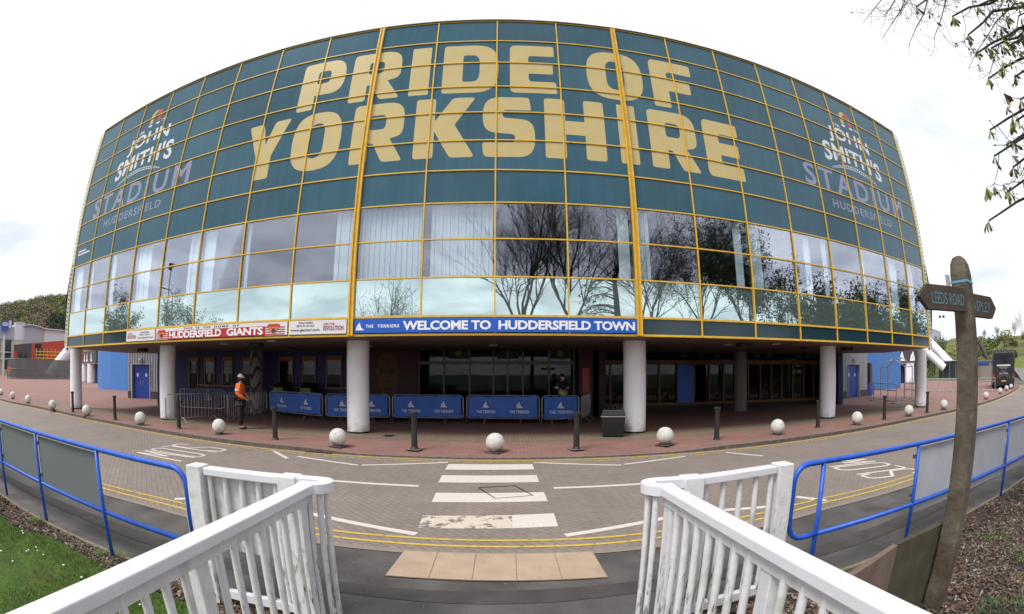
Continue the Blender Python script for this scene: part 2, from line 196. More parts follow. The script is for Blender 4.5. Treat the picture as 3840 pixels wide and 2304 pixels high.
# ------------------------------------------------------------ mesh helpers
class MB:
    def __init__(s): s.v = []; s.f = []; s.m = []; s.k = 0
    def add(s, vs, fs):
        b = len(s.v); s.v += [tuple(v) for v in vs]; s.f += [tuple(i + b for i in f) for f in fs]; s.m += [s.k] * len(fs); return s
    def box(s, x0, x1, y0, y1, z0, z1):
        return s.add([(x0, y0, z0), (x1, y0, z0), (x1, y1, z0), (x0, y1, z0), (x0, y0, z1), (x1, y0, z1), (x1, y1, z1), (x0, y1, z1)],
                     [(0, 3, 2, 1), (4, 5, 6, 7), (0, 1, 5, 4), (1, 2, 6, 5), (2, 3, 7, 6), (3, 0, 4, 7)])
    def bar(s, a, b, w, h, up=(0, 0, 1)):
        """box along a-b, w sideways, h along up, centred"""
        a = Vector(a); b = Vector(b); d = (b - a).normalized(); u = Vector(up); sd = d.cross(u)
        if sd.length < 1e-4: sd = d.cross(Vector((1, 0, 0)))
        sd.normalize(); u = sd.cross(d).normalized()
        c = [(-w / 2, -h / 2), (w / 2, -h / 2), (w / 2, h / 2), (-w / 2, h / 2)]
        vs = [p + sd * i + u * j for p in (a, b) for i, j in c]
        return s.add(vs, [(0, 1, 2, 3), (7, 6, 5, 4), (0, 4, 5, 1), (1, 5, 6, 2), (2, 6, 7, 3), (3, 7, 4, 0)])
    def tube(s, pts, r, n=8, cap=True):
        pts = [Vector(p) for p in pts]; k = len(pts); rs = r if isinstance(r, (list, tuple)) else [r] * k
        prev = None; vs = []
        for i, p in enumerate(pts):
            d = (pts[min(i + 1, k - 1)] - pts[max(i - 1, 0)]).normalized()
            if prev is None: a = d.cross(Vector((0, 0, 1)) if abs(d.z) < .9 else Vector((1, 0, 0))).normalized()
            else: a = (prev - d * prev.dot(d)).normalized()
            prev = a; b = d.cross(a)
            vs += [p + (a * math.cos(2 * PI * j / n) + b * math.sin(2 * PI * j / n)) * rs[i] for j in range(n)]
        fs = [(i * n + j, i * n + (j + 1) % n, (i + 1) * n + (j + 1) % n, (i + 1) * n + j) for i in range(k - 1) for j in range(n)]
        if cap: fs += [tuple(range(n))[::-1], tuple((k - 1) * n + j for j in range(n))]
        return s.add(vs, fs)
    def lathe(s, prof, n=24, c=(0, 0, 0)):
        vs = [(c[0] + r * math.cos(2 * PI * j / n), c[1] + r * math.sin(2 * PI * j / n), c[2] + z) for r, z in prof for j in range(n)]
        fs = [(i * n + j, i * n + (j + 1) % n, (i + 1) * n + (j + 1) % n, (i + 1) * n + j) for i in range(len(prof) - 1) for j in range(n)]
        fs += [tuple(range(n))[::-1], tuple((len(prof) - 1) * n + j for j in range(n))]
        return s.add(vs, fs)
    def prism(s, pts, z0, z1):
        n = len(pts); a = sum(pts[i][0] * pts[(i + 1) % n][1] - pts[(i + 1) % n][0] * pts[i][1] for i in range(n))
        if a < 0: pts = pts[::-1]
        f0 = z0 if callable(z0) else (lambda x, y: z0); f1 = z1 if callable(z1) else (lambda x, y: z1)
        vs = [(x, y, f0(x, y)) for x, y in pts] + [(x, y, f1(x, y)) for x, y in pts]
        tr = tessellate_polygon([[Vector((x, y, 0)) for x, y in pts]])
        fs = []
        for t in tr:
            ax = (pts[t[1]][0] - pts[t[0]][0]) * (pts[t[2]][1] - pts[t[0]][1]) - (pts[t[1]][1] - pts[t[0]][1]) * (pts[t[2]][0] - pts[t[0]][0])
            if ax < 0: t = t[::-1]
            fs.append(tuple(i + n for i in t)); fs.append(tuple(t[::-1]))
        fs += [(i, (i + 1) % n, n + (i + 1) % n, n + i) for i in range(n)]
        return s.add(vs, fs)
    def sheet(s, A, B, z):
        """strip of quads between two polylines"""
        n = min(len(A), len(B)); zz = z if callable(z) else (lambda x, y: z)
        vs = [(p[0], p[1], p[2] if len(p) > 2 else zz(p[0], p[1])) for p in list(A[:n]) + list(B[:n])]
        for i in range(n - 1):
            q = (i, i + 1, n + i + 1, n + i)
            nz = (Vector(vs[q[1]]) - Vector(vs[q[0]])).cross(Vector(vs[q[2]]) - Vector(vs[q[0]])).z
            s.add([vs[j] for j in (q if nz > 0 else q[::-1])], [(0, 1, 2, 3)])
        return s
    def obj(s, name, m, parent=None, smooth=False, label=None, cat=None, group=None, kind=None, bev=0, loc=None):
        me = bpy.data.meshes.new(name); vs = s.v; q = parent; off = Vector((0, 0, 0))
        while q is not None: off += q.location; q = q.parent
        if parent is not None and off.length > 0: vs = [(v[0] - off.x, v[1] - off.y, v[2] - off.z) for v in vs]
        if loc is not None: vs = [(v[0] - loc[0], v[1] - loc[1], v[2] - loc[2]) for v in vs]
        me.from_pydata(vs, [], s.f); ms = m if isinstance(m, (list, tuple)) else [m]
        for x in ms: me.materials.append(M[x] if isinstance(x, str) else x)
        if len(ms) > 1: me.polygons.foreach_set('material_index', s.m)
        if smooth: me.polygons.foreach_set('use_smooth', [True] * len(me.polygons))
        me.update(); o = link(name, me, parent, label, cat, group, kind)
        if loc is not None: o.location = loc
        if smooth == 'auto': 
            try: me.set_sharp_from_angle(angle=R(40))
            except Exception: pass
        if bev:
            b = o.modifiers.new('bevel', 'BEVEL'); b.width = bev; b.segments = 2; b.limit_method = 'ANGLE'
        return o
def link(name, data, parent=None, label=None, cat=None, group=None, kind=None):
    o = bpy.data.objects.new(name, data); COL.objects.link(o)
    if parent is not None: o.parent = parent
    for k_, v_ in (('label', label), ('category', cat), ('group', group), ('kind', kind)):
        if v_: o[k_] = v_
    return o
def thing(name, label, cat, loc=(0, 0, 0), rz=0, group=None):
    o = link(name, None, None, label, cat, group); o.location = loc; o.rotation_euler = (0, 0, rz); return o
KIDS = {}
def copy_tree(o, label=None, parent=None):
    c = o.copy(); COL.objects.link(c); c.parent = parent
    if label: c['label'] = label
    for ch in [k_ for k_ in KIDS.get(o.name, [])]: copy_tree(ch, None, c)
    return c
def index_kids():
    KIDS.clear()
    for o in bpy.data.objects:
        if o.parent: KIDS.setdefault(o.parent.name, []).append(o)
def AZP(az, sl, d): return Vector((d * math.sin(R(az)), d * math.cos(R(az)), CAMZ + sl * d))
def interp(pts, x):
    for i in range(len(pts) - 1):
        if x <= pts[i + 1][0] or i == len(pts) - 2:
            a, b = pts[i], pts[i + 1]; return a[1] + (b[1] - a[1]) * (x - a[0]) / (b[0] - a[0])

# ---- lettering: flat meshes in (s, t), then mapped onto a surface
def text_poly(body, off=0.0, space=1.0):
    cu = bpy.data.curves.new('t', 'FONT'); cu.body = body; cu.offset = off; cu.space_character = space; cu.resolution_u = 3; cu.fill_mode = 'FRONT'
    o = bpy.data.objects.new('t', cu); COL.objects.link(o); dg = bpy.context.evaluated_depsgraph_get(); dg.update()
    me = bpy.data.meshes.new_from_object(o.evaluated_get(dg)); vs = [(v.co.x, v.co.y) for v in me.vertices]; fs = [tuple(p.vertices) for p in me.polygons]
    bpy.data.objects.remove(o); bpy.data.curves.remove(cu); bpy.data.meshes.remove(me)
    x0 = min(v[0] for v in vs); x1 = max(v[0] for v in vs); y0 = min(v[1] for v in vs); y1 = max(v[1] for v in vs)
    return [((v[0] - x0) / (x1 - x0), (v[1] - y0) / (y1 - y0)) for v in vs], fs
def rounded(poly):
    out = []; n = len(poly)
    for i in range(n):
        p = Vector(poly[i][:2]); r = poly[i][2] if len(poly[i]) > 2 else .05
        a = Vector(poly[i - 1][:2]) - p; b = Vector(poly[(i + 1) % n][:2]) - p
        ra = min(r, a.length * .5); rb = min(r, b.length * .5)
        if r <= 0: out.append((p.x, p.y)); continue
        A = p + a.normalized() * ra; B = p + b.normalized() * rb; k_ = 7 if r > .12 else 3; w = 1.15
        for j in range(k_ + 1):
            t = j / k_; q = (A * (1 - t) ** 2 + p * 2 * w * t * (1 - t) + B * t * t) / ((1 - t) ** 2 + 2 * w * t * (1 - t) + t * t); out.append((q.x, q.y))
    return out
def poly_fill(outer, holes=()):
    loops = [rounded(outer)] + [rounded(h) for h in holes]
    vs = [p for lp in loops for p in lp]; tr = tessellate_polygon([[Vector((x, y, 0)) for x, y in lp] for lp in loops]); return vs, [tuple(t) for t in tr]
def place(mb, vf, fn, cuts=()):
    """map flat (s,t) mesh through fn(s,t) -> (a,b); a cut at each value in cuts (in a)"""
    vs, fs = vf; pts = [fn(*v) for v in vs]; bm = bmesh.new(); bv = [bm.verts.new((p[0], p[1], 0)) for p in pts]
    for f in fs:
        try: bm.faces.new([bv[i] for i in f])
        except ValueError: pass
    lo = min(p[0] for p in pts); hi = max(p[0] for p in pts)
    for c in cuts:
        if lo < c < hi: bmesh.ops.bisect_plane(bm, geom=bm.verts[:] + bm.edges[:] + bm.faces[:], plane_co=(c, 0, 0), plane_no=(1, 0, 0))
    bmesh.ops.triangulate(bm, faces=bm.faces[:])
    bm.verts.index_update(); V = [(v.co.x, v.co.y) for v in bm.verts]; F = []
    for f in bm.faces:
        q = [v.index for v in f.verts]; a = (V[q[1]][0] - V[q[0]][0]) * (V[q[2]][1] - V[q[0]][1]) - (V[q[1]][1] - V[q[0]][1]) * (V[q[2]][0] - V[q[0]][0])
        F.append(q if a > 0 else q[::-1])
    bm.free(); return V, F
G8 = {
 'P': ([(0, 0), (.37, 0), (.37, .28, 0), (1, .28, .36), (1, 1, .36), (0, 1, .09)], [[(.37, .52, .05), (.66, .52, .09), (.66, .79, .09), (.37, .79, .05)]]),
 'R': ([(0, 0), (.34, 0), (.34, .31, 0), (.43, .31, .02), (.62, 0, .06), (1.0, 0, .06), (.74, .37, 0), (.98, .42, .16), (.98, 1, .34), (0, 1, .09)], [[(.34, .54, .05), (.64, .54, .09), (.64, .79, .09), (.34, .79, .05)]]),
 'I': ([(0, 0), (1, 0), (1, 1), (0, 1)], []),
 'D': ([(0, 0, .06), (1, 0, .44), (1, 1, .44), (0, 1, .06)], [[(.36, .22, .04), (.66, .22, .2), (.66, .78, .2), (.36, .78, .04)]]),
 'E': ([(0, 0, .13), (1, 0, .05), (.98, .23, .04), (.40, .23, .07), (.40, .39, .02), (.93, .39, .04), (.93, .61, .04), (.40, .61, .02), (.40, .77, .07), (.97, .77, .04), (.97, 1, .05), (0, 1, .13)], []),
 'O': ([(0, 0, .47), (1, 0, .47), (1, 1, .47), (0, 1, .47)], [[(.34, .2, .2), (.66, .2, .2), (.66, .8, .2), (.34, .8, .2)]]),
 'F': ([(0, 0), (.38, 0), (.38, .35, 0), (.92, .35, .04), (.92, .59, .04), (.38, .59, .02), (.38, .76, .07), (1, .76, .04), (1, 1, .05), (0, 1, .13)], []),
 'Y': ([(.30, 0), (.66, 0), (.66, .38, .02), (1, 1, .06), (.64, 1, .06), (.48, .60, .02), (.36, 1, .06), (0, 1, .06), (.30, .38, .02)], []),
 'K': ([(0, 0), (.33, 0), (.33, .43, 0), (.60, 0, .06), (1, 0, .07), (.66, .53, .03), (1, 1, .07), (.62, 1, .06), (.33, .60, 0), (.33, 1), (0, 1)], []),
 'S': ([(.02, 0, .1), (1, 0, .34), (1, .60, .26), (.38, .64, .07), (.38, .77, .07), (.94, .77, .04), (.90, 1, .06), (0, 1, .34), (0, .40, .26), (.62, .36, .07), (.62, .23, .07), (0, .23, .04)], []),
 'H': ([(0, 0), (.34, 0), (.34, .39, 0), (.66, .39, 0), (.66, 0), (1, 0), (1, 1), (.66, 1), (.66, .62, 0), (.34, .62, 0), (.34, 1), (0, 1)], []),
}
DOG = ([(0, 0, .03), (1, 0, .03), (1, .09, .03), (.72, .30, .05), (.60, .62, .05), (.54, .98, .06), (.42, 1, .04), (.34, .78, .05), (.16, .60, .05), (.10, .30, .05)], [[(.30, .22, .03), (.44, .30, .03), (.46, .52, .03), (.40, .52, .02), (.38, .36, .02), (.28, .30, .02)]])
def flat_text(mb, body, fr, x0, x1, z0, z1, off=.0, d=.004, space=1.0, shear=0):
    """text on the plane given by fr(a, b, offset) -> 3D"""
    V, F = place(mb, text_poly(body, off, space) if isinstance(body, str) else poly_fill(*body), lambda s, t: (x0 + (x1 - x0) * s + shear * t, z0 + (z1 - z0) * t))
    mb.add([fr(a, b, d) for a, b in V], F)
# ============================================================ THE SETTING
KERB = [(-140, 50), (-80, 27.5), (-50, 19.3), (-31.4, 14.65), (-23.2, 13.75), (-15.15, 12.4), (-10.04, 11.5), (-6.8, 10.98), (-4.0, 10.72), (-2, 10.62), (0, 10.6), (2, 10.65), (4, 10.78), (6.1, 11.0), (9.7, 11.6), (13, 12.2), (16.6, 12.95), (20.5, 13.65), (25, 14.6), (32, 16.55), (41.4, 19.75), (50, 23.0), (57, 26.3), (64, 31), (68, 36)]
def smooth_line(P, n=5):
    out_ = []
    for i in range(len(P) - 1):
        p0 = P[max(i - 1, 0)]; p1 = P[i]; p2 = P[i + 1]; p3 = P[min(i + 2, len(P) - 1)]
        for j in range(n):
            t = j / n; out_.append(tuple(.5 * ((2 * p1[k]) + (-p0[k] + p2[k]) * t + (2 * p0[k] - 5 * p1[k] + 4 * p2[k] - p3[k]) * t * t + (-p0[k] + 3 * p1[k] - 3 * p2[k] + p3[k]) * t ** 3) for k in (0, 1)))
    return out_ + [tuple(P[-1][:2])]
def offset(P, d):
    o = []
    for i, p in enumerate(P):
        a = P[max(i - 1, 0)]; b = P[min(i + 1, len(P) - 1)]; t = Vector((b[0] - a[0], b[1] - a[1])).normalized(); o.append((p[0] - t.y * d, p[1] + t.x * d))
    return o
KF = smooth_line(KERB, 6)
RZ = -.10
def drop(x):     # the kerb drops at the crossing
    t = min(1, max(0, (abs(x - .2) - 3.6) / 1.9)); return -.065 * (1 - t * t * (3 - 2 * t))
g = MB().sheet([(-2500, -2500), (2500, -2500)], [(-2500, 2500), (2500, 2500)], -.16).obj('ground', 'land', kind='structure')
NEAR = [(-140, 38), (-60, 15), (-33, 8.6), (-20, 6.3), (-12, 5.3), (-7.5, 5.05), (-5.2, 5.02), (-4.2, 4.95), (-2, 4.82), (0, 4.79), (1.6, 4.84), (3.7, 5.15), (4.6, 5.3), (6.3, 5.4), (9, 5.7), (12, 6.1), (16, 6.9), (20, 7.6), (30, 10.2), (45, 14.2), (60, 19), (76, 26), (95, 34)]
NF = smooth_line(NEAR, 6)
m = MB(); m.sheet(NF, [(p[0], p[1]) for p in KF[:len(NF)]], RZ)
m.obj('road', 'road_blocks', kind='structure')
# road climbing the hill beyond the coach
m = MB(); m.sheet([(76, 28, RZ + .004), (110, 42, .3), (190, 82, 5)], [(80, 36, RZ + .004), (108, 50, .6), (180, 90, 5.6)], 0)
m.obj('road', 'asphalt_far', kind='structure')
# plaza, with the kerb around its edge
KB = offset(KF, .14); KI = offset(KF, 1.3)
m = MB(); m.sheet([(p[0], p[1], drop(p[0])) for p in KB], [(p[0], p[1], 0) for p in KI], 0)
m.sheet([(p[0], p[1], 0) for p in KI], [(p[0] * 1.0, max(p[1] + 3, 14 + .0 * p[0]), 0) for p in KI], 0)
far = [(p[0], max(p[1] + 3, 14), 0) for p in KI]
m.sheet(far, [(p[0] * 1.35, 110 + abs(p[0]) * .2, 0) for p in far], 0)
m.obj('plaza', 'plaza_bricks', kind='structure')
m = MB()
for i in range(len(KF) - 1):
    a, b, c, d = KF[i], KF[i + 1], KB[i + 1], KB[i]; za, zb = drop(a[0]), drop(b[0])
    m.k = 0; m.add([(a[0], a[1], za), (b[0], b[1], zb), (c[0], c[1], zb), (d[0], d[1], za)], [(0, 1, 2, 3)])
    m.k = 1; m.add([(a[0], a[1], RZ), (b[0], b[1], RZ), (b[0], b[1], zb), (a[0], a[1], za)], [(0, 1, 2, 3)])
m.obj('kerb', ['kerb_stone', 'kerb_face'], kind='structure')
# buff band of blocks along the column line
bb = smooth_line([(-30, 16.2), (-20, 14.6), (-13, 13.5), (-8, 13.15), (-3.7, 12.95), (0, 12.8), (5, 13.1), (9, 13.9), (12, 14.4), (17, 15.6), (26, 18.4)], 4)
MB().sheet(bb, offset(bb, 1.25), .005).obj('plaza_band', 'buff_blocks', kind='structure')
# near pavement
m = MB(); EDL = [(-140, 30), (-60, 11), (-33, 6.4), (-20, 4.6), (-12, 3.75), (-7.5, 3.37), (-5.8, 3.28), (-3.9, 3.24), (-2.6, 3.2), (-1.42, 3.16)]
EDR = [(1.2, 3.2), (2.4, 3.27), (3.9, 3.36), (6, 3.53), (8.8, 3.75), (12, 4.3), (20, 6.2), (30, 9.6), (45, 14.6), (60, 20), (95, 34)]
nl = [p for p in NF if p[0] < -1.4] ; nr = [p for p in NF if p[0] > 1.2]
m.sheet([(x, interp(EDL, x)) for x, y in nl] + [(-1.42, 3.16)], nl + [(-1.42, interp(NEAR, -1.42))], RZ + .004)
m.sheet([(-1.42, 3.16), (1.2, 3.2)], [(-1.42, interp(NEAR, -1.42)), (0, 4.79)], RZ + .004); m.sheet([(1.2, 3.2), (1.2, 3.2)], [(0, 4.79), (1.2, interp(NEAR, 1.2))], RZ + .004)
m.sheet([(1.2, 3.2)] + [(x, interp(EDR, x)) for x, y in nr], [(1.2, interp(NEAR, 1.2))] + nr, RZ + .004)
m.sheet([(-1.42, -30), (1.2, -30)], [(-1.42, 3.16), (1.2, 3.2)], RZ + .004)
m.obj('pavement', 'asphalt', kind='structure')
MB().sheet(smooth_line([(-9, 3.95), (-5, 3.78), (-1.5, 3.60), (0, 3.58), (1.1, 3.67), (3, 3.75), (6, 4.0), (9, 4.5)]), smooth_line([(-9, 4.2), (-5, 4.05), (-1.5, 3.82), (0, 3.85), (1.1, 3.92), (3, 4.02), (6, 4.35), (9, 4.85)]), RZ + .009).obj('pavement_patch', 'asphalt_patch', kind='structure')
MB().sheet(offset(NF, -.1), NF, RZ + .012).obj('kerb', 'near_kerb', kind='structure')
# edging boards
m = MB(); m.prism(smooth_line(EDL[4:], 3) + offset(smooth_line(EDL[4:], 3), -.05)[::-1], -.15, RZ + .035); m.obj('kerb', 'edging', kind='structure')
m = MB(); m.prism(smooth_line(EDR[:8], 3) + offset(smooth_line(EDR[:8], 3), -.05)[::-1], -.15, RZ + .035); m.obj('kerb', 'edging', kind='structure')
# tactile paving
m = MB(); tj = [(-1.16, -1.12), (-.74, -.75), (-.335, -.34), (.08, .08), (.50, .49), (.93, .9)]
for i in range(5):
    a, b = tj[i], tj[i + 1]
    for y0, y1, t0, t1 in ((4.05, 4.745, 0, 1),):
        xa = lambda t: a[0] + (a[1] - a[0]) * t + .004; xb = lambda t: b[0] + (b[1] - b[0]) * t - .004
        m.add([(xa(t0), y0, RZ + .02), (xb(t0), y0, RZ + .02), (xb(t1), y1, RZ + .02), (xa(t1), y1, RZ + .02)], [(0, 1, 2, 3)])
m.obj('tactile_paving', 'tactile', kind='structure')
MB().sheet([(-1.165, 4.045), (.935, 4.045)], [(-1.125, 4.75), (.905, 4.75)], RZ + .015).obj('paving_joint', 'joint', kind='structure')
# ---- road markings
def marking(polys, mt, z=RZ + .005):
    m = MB()
    for p in polys: m.prism(p, z - .003, z)
    return m.obj('road_marking', mt, kind='structure')
def stroke(a, b, w): 
    t = Vector((b[0] - a[0], b[1] - a[1])).normalized(); nx, ny = -t.y * w / 2, t.x * w / 2
    return [(a[0] - nx, a[1] - ny), (b[0] - nx, b[1] - ny), (b[0] + nx, b[1] + ny), (a[0] + nx, a[1] + ny)]
marking([[(-1.27, 9.35), (.53, 9.43), (.52, 10.0), (-1.28, 9.95)], [(-1.24, 8.19), (.55, 8.28), (.54, 8.86), (-1.26, 8.8)], [(-1.15, 6.86), (.6, 6.96), (.58, 7.52), (-1.17, 7.43)], [(.05, 5.67), (.63, 5.72), (.63, 6.3), (.05, 6.24)]], 'mark_white')
marking([[(-1.12, 5.6), (.05, 5.67), (.05, 6.24), (-1.16, 6.14)]], 'mark_worn')
st = [stroke((-3.09, 9.5), (-1.32, 10.15), .09), stroke((-4.9, 10.05), (-3.17, 9.47), .09), stroke((.56, 10.2), (2.39, 9.64), .09), stroke((2.47, 9.72), (4.1, 10.3), .09),
      stroke((-4.9, 7.95), (-1.54, 7.86), .11), stroke((.77, 7.8), (4.2, 7.92), .11), stroke((-2.9, 5.9), (-1.1, 5.36), .11), stroke((.68, 5.36), (2.6, 5.98), .11),
      stroke((-5.9, 10.6), (-5.0, 9.7), .10), stroke((5.3, 10.45), (5.9, 9.6), .10), stroke((-5.05, 5.55), (-4.3, 6.1), .11), stroke((-4.6, 5.45), (-2.9, 5.86), .11), stroke((2.7, 5.95), (3.9, 5.75), .11), stroke((4.45, 6.05), (4.75, 5.6), .11)]
marking(st, 'mark_white')
# double yellow lines on the near side, single-looking pair on the far side
def along(P, d, w): A = offset(P, d - w / 2); B = offset(P, d + w / 2); return A, B
m = MB()
NFc = [p for p in NF if -8 < p[0] < 14]
for d in (.21, .42): A, B = along(NFc, d, .055); m.sheet(A, B, RZ + .005)
m.obj('road_marking', 'mark_yellow', kind='structure')
m = MB(); A, B = along(KF, -.16, .07); m.sheet(A, B, RZ + .005); m.obj('road_marking', 'mark_yellow', kind='structure')
m = MB(); A, B = along(KF, -.38, .07); m.sheet(A, B, RZ + .005); m.obj('road_marking', 'mark_yellow_faint', kind='structure')
# SLOW painted across each lane (elongated letters)
SL = {'S': [[(1, .8), (.85, 1), (.15, 1), (0, .85), (0, .62), (1, .38), (1, .15), (.85, 0), (.15, 0), (0, .2)]], 'L': [[(0, 1), (0, 0), (1, 0)]], 'O': [[(.2, 0), (.8, 0), (1, .15), (1, .85), (.8, 1), (.2, 1), (0, .85), (0, .15), (.2, 0)]], 'W': [[(0, 1), (.2, 0), (.5, .6), (.8, 0), (1, 1)]]}
def road_word(fr):
    """fr(s, t): s across the word 0..1, t along the letter 0..1"""
    polys = []; k = 0
    for ch, w in (('S', .22), ('L', .18), ('O', .21), ('W', .27)):
        for line in SL[ch]:
            for i in range(len(line) - 1):
                a = fr(k + line[i][0] * w, line[i][1]); b = fr(k + line[i + 1][0] * w, line[i + 1][1]); polys.append(stroke(a, b, .085))
        k += w + .04
    m = MB()
    for j, p in enumerate(polys): m.add([(x, y, RZ + .005 + .0004 * (j % 4)) for x, y in p], [(0, 1, 2, 3)])
    return m.obj('road_marking', 'mark_white', kind='structure')
road_word(lambda s, t: (-8.85 + 1.8 * t, 10.25 - 2.0 * s - .1 * t))
road_word(lambda s, t: (7.85 - 1.35 * t, 6.0 + 1.95 * s + .25 * t))
# inspection cover outline and drain
m = MB()
for a, b in (((-.5, 7.84), (.11, 8.0)), ((.11, 8.0), (.39, 7.31)), ((.39, 7.31), (-.2, 7.13)), ((-.2, 7.13), (-.5, 7.84))): m.prism(stroke(a, b, .02), RZ, RZ + .008)
m.obj('road_joint', 'dark_edge', kind='structure')
t = thing('drain_grate', 'square drain grate in the buff blocks beside the left entrance column', 'drain', (-3.5, 13.5, 0))
MB().box(-3.72, -3.30, 13.24, 13.80, .004, .012).obj('frame', 'kerb_stone', t); MB().box(-3.67, -3.35, 13.32, 13.72, .012, .016).obj('grate', 'black', t)
t = thing('drain_grate', 'dark drain gully against the dropped kerb left of the crossing', 'drain', (-4.6, 10.8, RZ)); MB().prism([(-5.0, 10.88), (-4.25, 10.78), (-4.25, 10.60), (-5.0, 10.7)], RZ + .001, RZ + .012).obj('grate', 'black', t)

# lawn, planting beds
m = MB(); nx, ny = 60, 34
def lawn_z(x, y): return RZ + .02 + .012 * math.sin(x * 2.3) * math.cos(y * 1.9)
LE = [(-40, 3.4), (-12, 3.2), (-5.9, 2.75), (-5.2, 2.98), (-4.3, 2.9), (-2.8, 2.80), (-1.45, 2.80)]
xs = [-40, -30, -22, -16, -12, -9] + [-8 + .22 * i for i in range(30)] + [-1.43]
m.sheet([(x, -30) for x in xs], [(x, interp(LE, x)) for x in xs], lambda x, y: lawn_z(x, y)); m.obj('lawn', 'lawn', kind='structure')
m = MB(); xs = [-40, -20, -12, -8, -6, -5, -4, -3, -2, -1.43]; m.sheet([(x, interp(LE, x) - .6) for x in xs], [(x, interp(EDL, x) - .03) for x in xs], RZ + .006); m.obj('soil', 'soil', kind='structure')
def bed_z(x, y): return RZ + .02 + .25 * min(1, max(0, (3.2 - y) / 3.5)) * min(1, max(0, (x - 1.6) / 2)) + .02 * math.sin(x * 5) * math.cos(y * 4)
m = MB(); xs = [1.22 + .25 * i for i in range(40)] + [12 + i * 3 for i in range(12)]
for j in range(24):
    y0 = lambda x, j=j: -8 + (interp(EDR, x) - .03 + 8) * j / 24; y1 = lambda x, j=j: -8 + (interp(EDR, x) - .03 + 8) * (j + 1) / 24
    m.sheet([(x, y0(x)) for x in xs], [(x, y1(x)) for x in xs], bed_z)
m.obj('soil', 'soil', kind='structure')
# grass blades and daisies, chips of bark
rg = random.Random(3)
m = MB()
for i in range(26000):
    x = rg.uniform(-7.5, -1.5); y = rg.uniform(.2, 1) ** .6 * 3.1
    if y > interp(LE, x) + rg.uniform(-.1, .02): continue
    h = rg.uniform(.02, .055); a = rg.uniform(0, PI); w = .004; dx, dy = math.cos(a) * w, math.sin(a) * w; lx, ly = rg.uniform(-.03, .03), rg.uniform(-.03, .03); z = lawn_z(x, y) - .002
    m.k = 0 if rg.random() < .6 else 1
    m.add([(x - dx, y - dy, z), (x + dx, y + dy, z), (x + lx, y + ly, z + h)], [(0, 1, 2)])
mat('grass_a', (.085, .17, .015), .8); mat('grass_b', (.14, .22, .03), .8)
m.obj('grass', ['grass_a', 'grass_b'], kind='stuff', label='short mown lawn grass left of the white fence', cat='grass')
m = MB()
for i in range(46):
    x = rg.uniform(-5.6, -1.6); y = rg.uniform(.7, 2.75); z = lawn_z(x, y) + rg.uniform(.03, .05); r = rg.uniform(.010, .016)
    n_ = 7; vs = [(x + r * math.cos(2 * PI * j / n_), y + r * math.sin(2 * PI * j / n_), z) for j in range(n_)] + [(x, y, z + .006)]
    m.add(vs, [(j, (j + 1) % n_, n_) for j in range(n_)])
m.obj('daisies', 'sign_text', kind='stuff', label='tiny white daisies scattered in the lawn', cat='daisies')
chipm = [('chip_a', (.14, .10, .075)), ('chip_b', (.065, .045, .035)), ('chip_c', (.30, .26, .23)), ('chip_d', (.19, .085, .05))]
for nme, c in chipm: mat(nme, c, .85, var=.2, scale=30)
def chips(n, fx, label):
    m = MB()
    for i in range(n):
        x, y, z = fx()
        if x is None: continue
        a = rg.uniform(0, 2 * PI); l_ = rg.uniform(.010, .034); w = rg.uniform(.005, .014); t_ = rg.uniform(-.6, .6)
        ux, uy = math.cos(a), math.sin(a); z += rg.uniform(.002, .02); dz = l_ * math.sin(t_)
        m.k = rg.choices((0, 1, 2, 3), (5, 5, 1.3, 1.5))[0]
        m.add([(x - ux * l_ - uy * w, y - uy * l_ + ux * w, z - dz), (x + ux * l_ - uy * w, y + uy * l_ + ux * w, z + dz), (x + ux * l_ + uy * w, y + uy * l_ - ux * w, z + dz + .004), (x - ux * l_ + uy * w, y - uy * l_ - ux * w, z - dz + .004)], [(0, 1, 2, 3)])
    m.obj('bark_litter', [c[0] for c in chipm], kind='stuff', label=label, cat='bark chippings')
def fr_():
    x = 1.3 + 11 * rg.random() ** 1.35; y = -1.2 + (interp(EDR, x) + 1.1) * rg.random() ** .8; return x, y, bed_z(x, y)
chips(36000, fr_, 'brown bark chippings spread over the bed on the right of the path')
def fl_():
    x = rg.uniform(-9, -1.45); a = interp(LE, x); b = interp(EDL, x) - .05; return x, a + (b - a) * rg.random(), RZ + .01
chips(7000, fl_, 'brown bark chippings in the strip between the lawn and the tarmac')
# weeds in the right bed
def leafy(x, y, z, n, r, h, seed, mname, label, leaf=.03):
    q = random.Random(seed); t = thing('weed_plant', label, 'weed', (x, y, z)); m = MB(); s_ = MB()
    for i in range(n):
        a = q.uniform(0, 2 * PI); rr = r * math.sqrt(q.random()); hh = h * q.uniform(.3, 1) * (1 - .5 * rr / r); p = Vector((x + rr * math.cos(a), y + rr * math.sin(a), z + hh))
        d = Vector((math.cos(a + q.uniform(-1, 1)), math.sin(a + q.uniform(-1, 1)), q.uniform(-.2, .7))).normalized(); sd_ = d.cross(Vector((q.uniform(-.5, .5), q.uniform(-.5, .5), 1))).normalized(); l_ = leaf * q.uniform(.6, 1.3)
        m.k = q.randint(0, 1); m.add([p, p + d * l_ * .5 + sd_ * l_ * .3, p + d * l_, p + d * l_ * .5 - sd_ * l_ * .3], [(0, 1, 2, 3)])
        if i % 9 == 0: s_.tube([(x + rr * .3 * math.cos(a), y + rr * .3 * math.sin(a), z - .02), p], .002, 4)
    m.obj('leaves', mname, t); s_.obj('stem', 'twig', t)
mat('weed_a', (.055, .12, .03), .7); mat('weed_b', (.12, .20, .03), .7); mat('weed_c', (.30, .38, .04), .7); mat('weed_d', (.03, .06, .02), .7)
leafy(3.35, 1.15, bed_z(3.35, 1.15), 900, .42, .22, 1, ['weed_a', 'weed_d'], 'sprawling dark green weed at the foot of the wooden signpost')
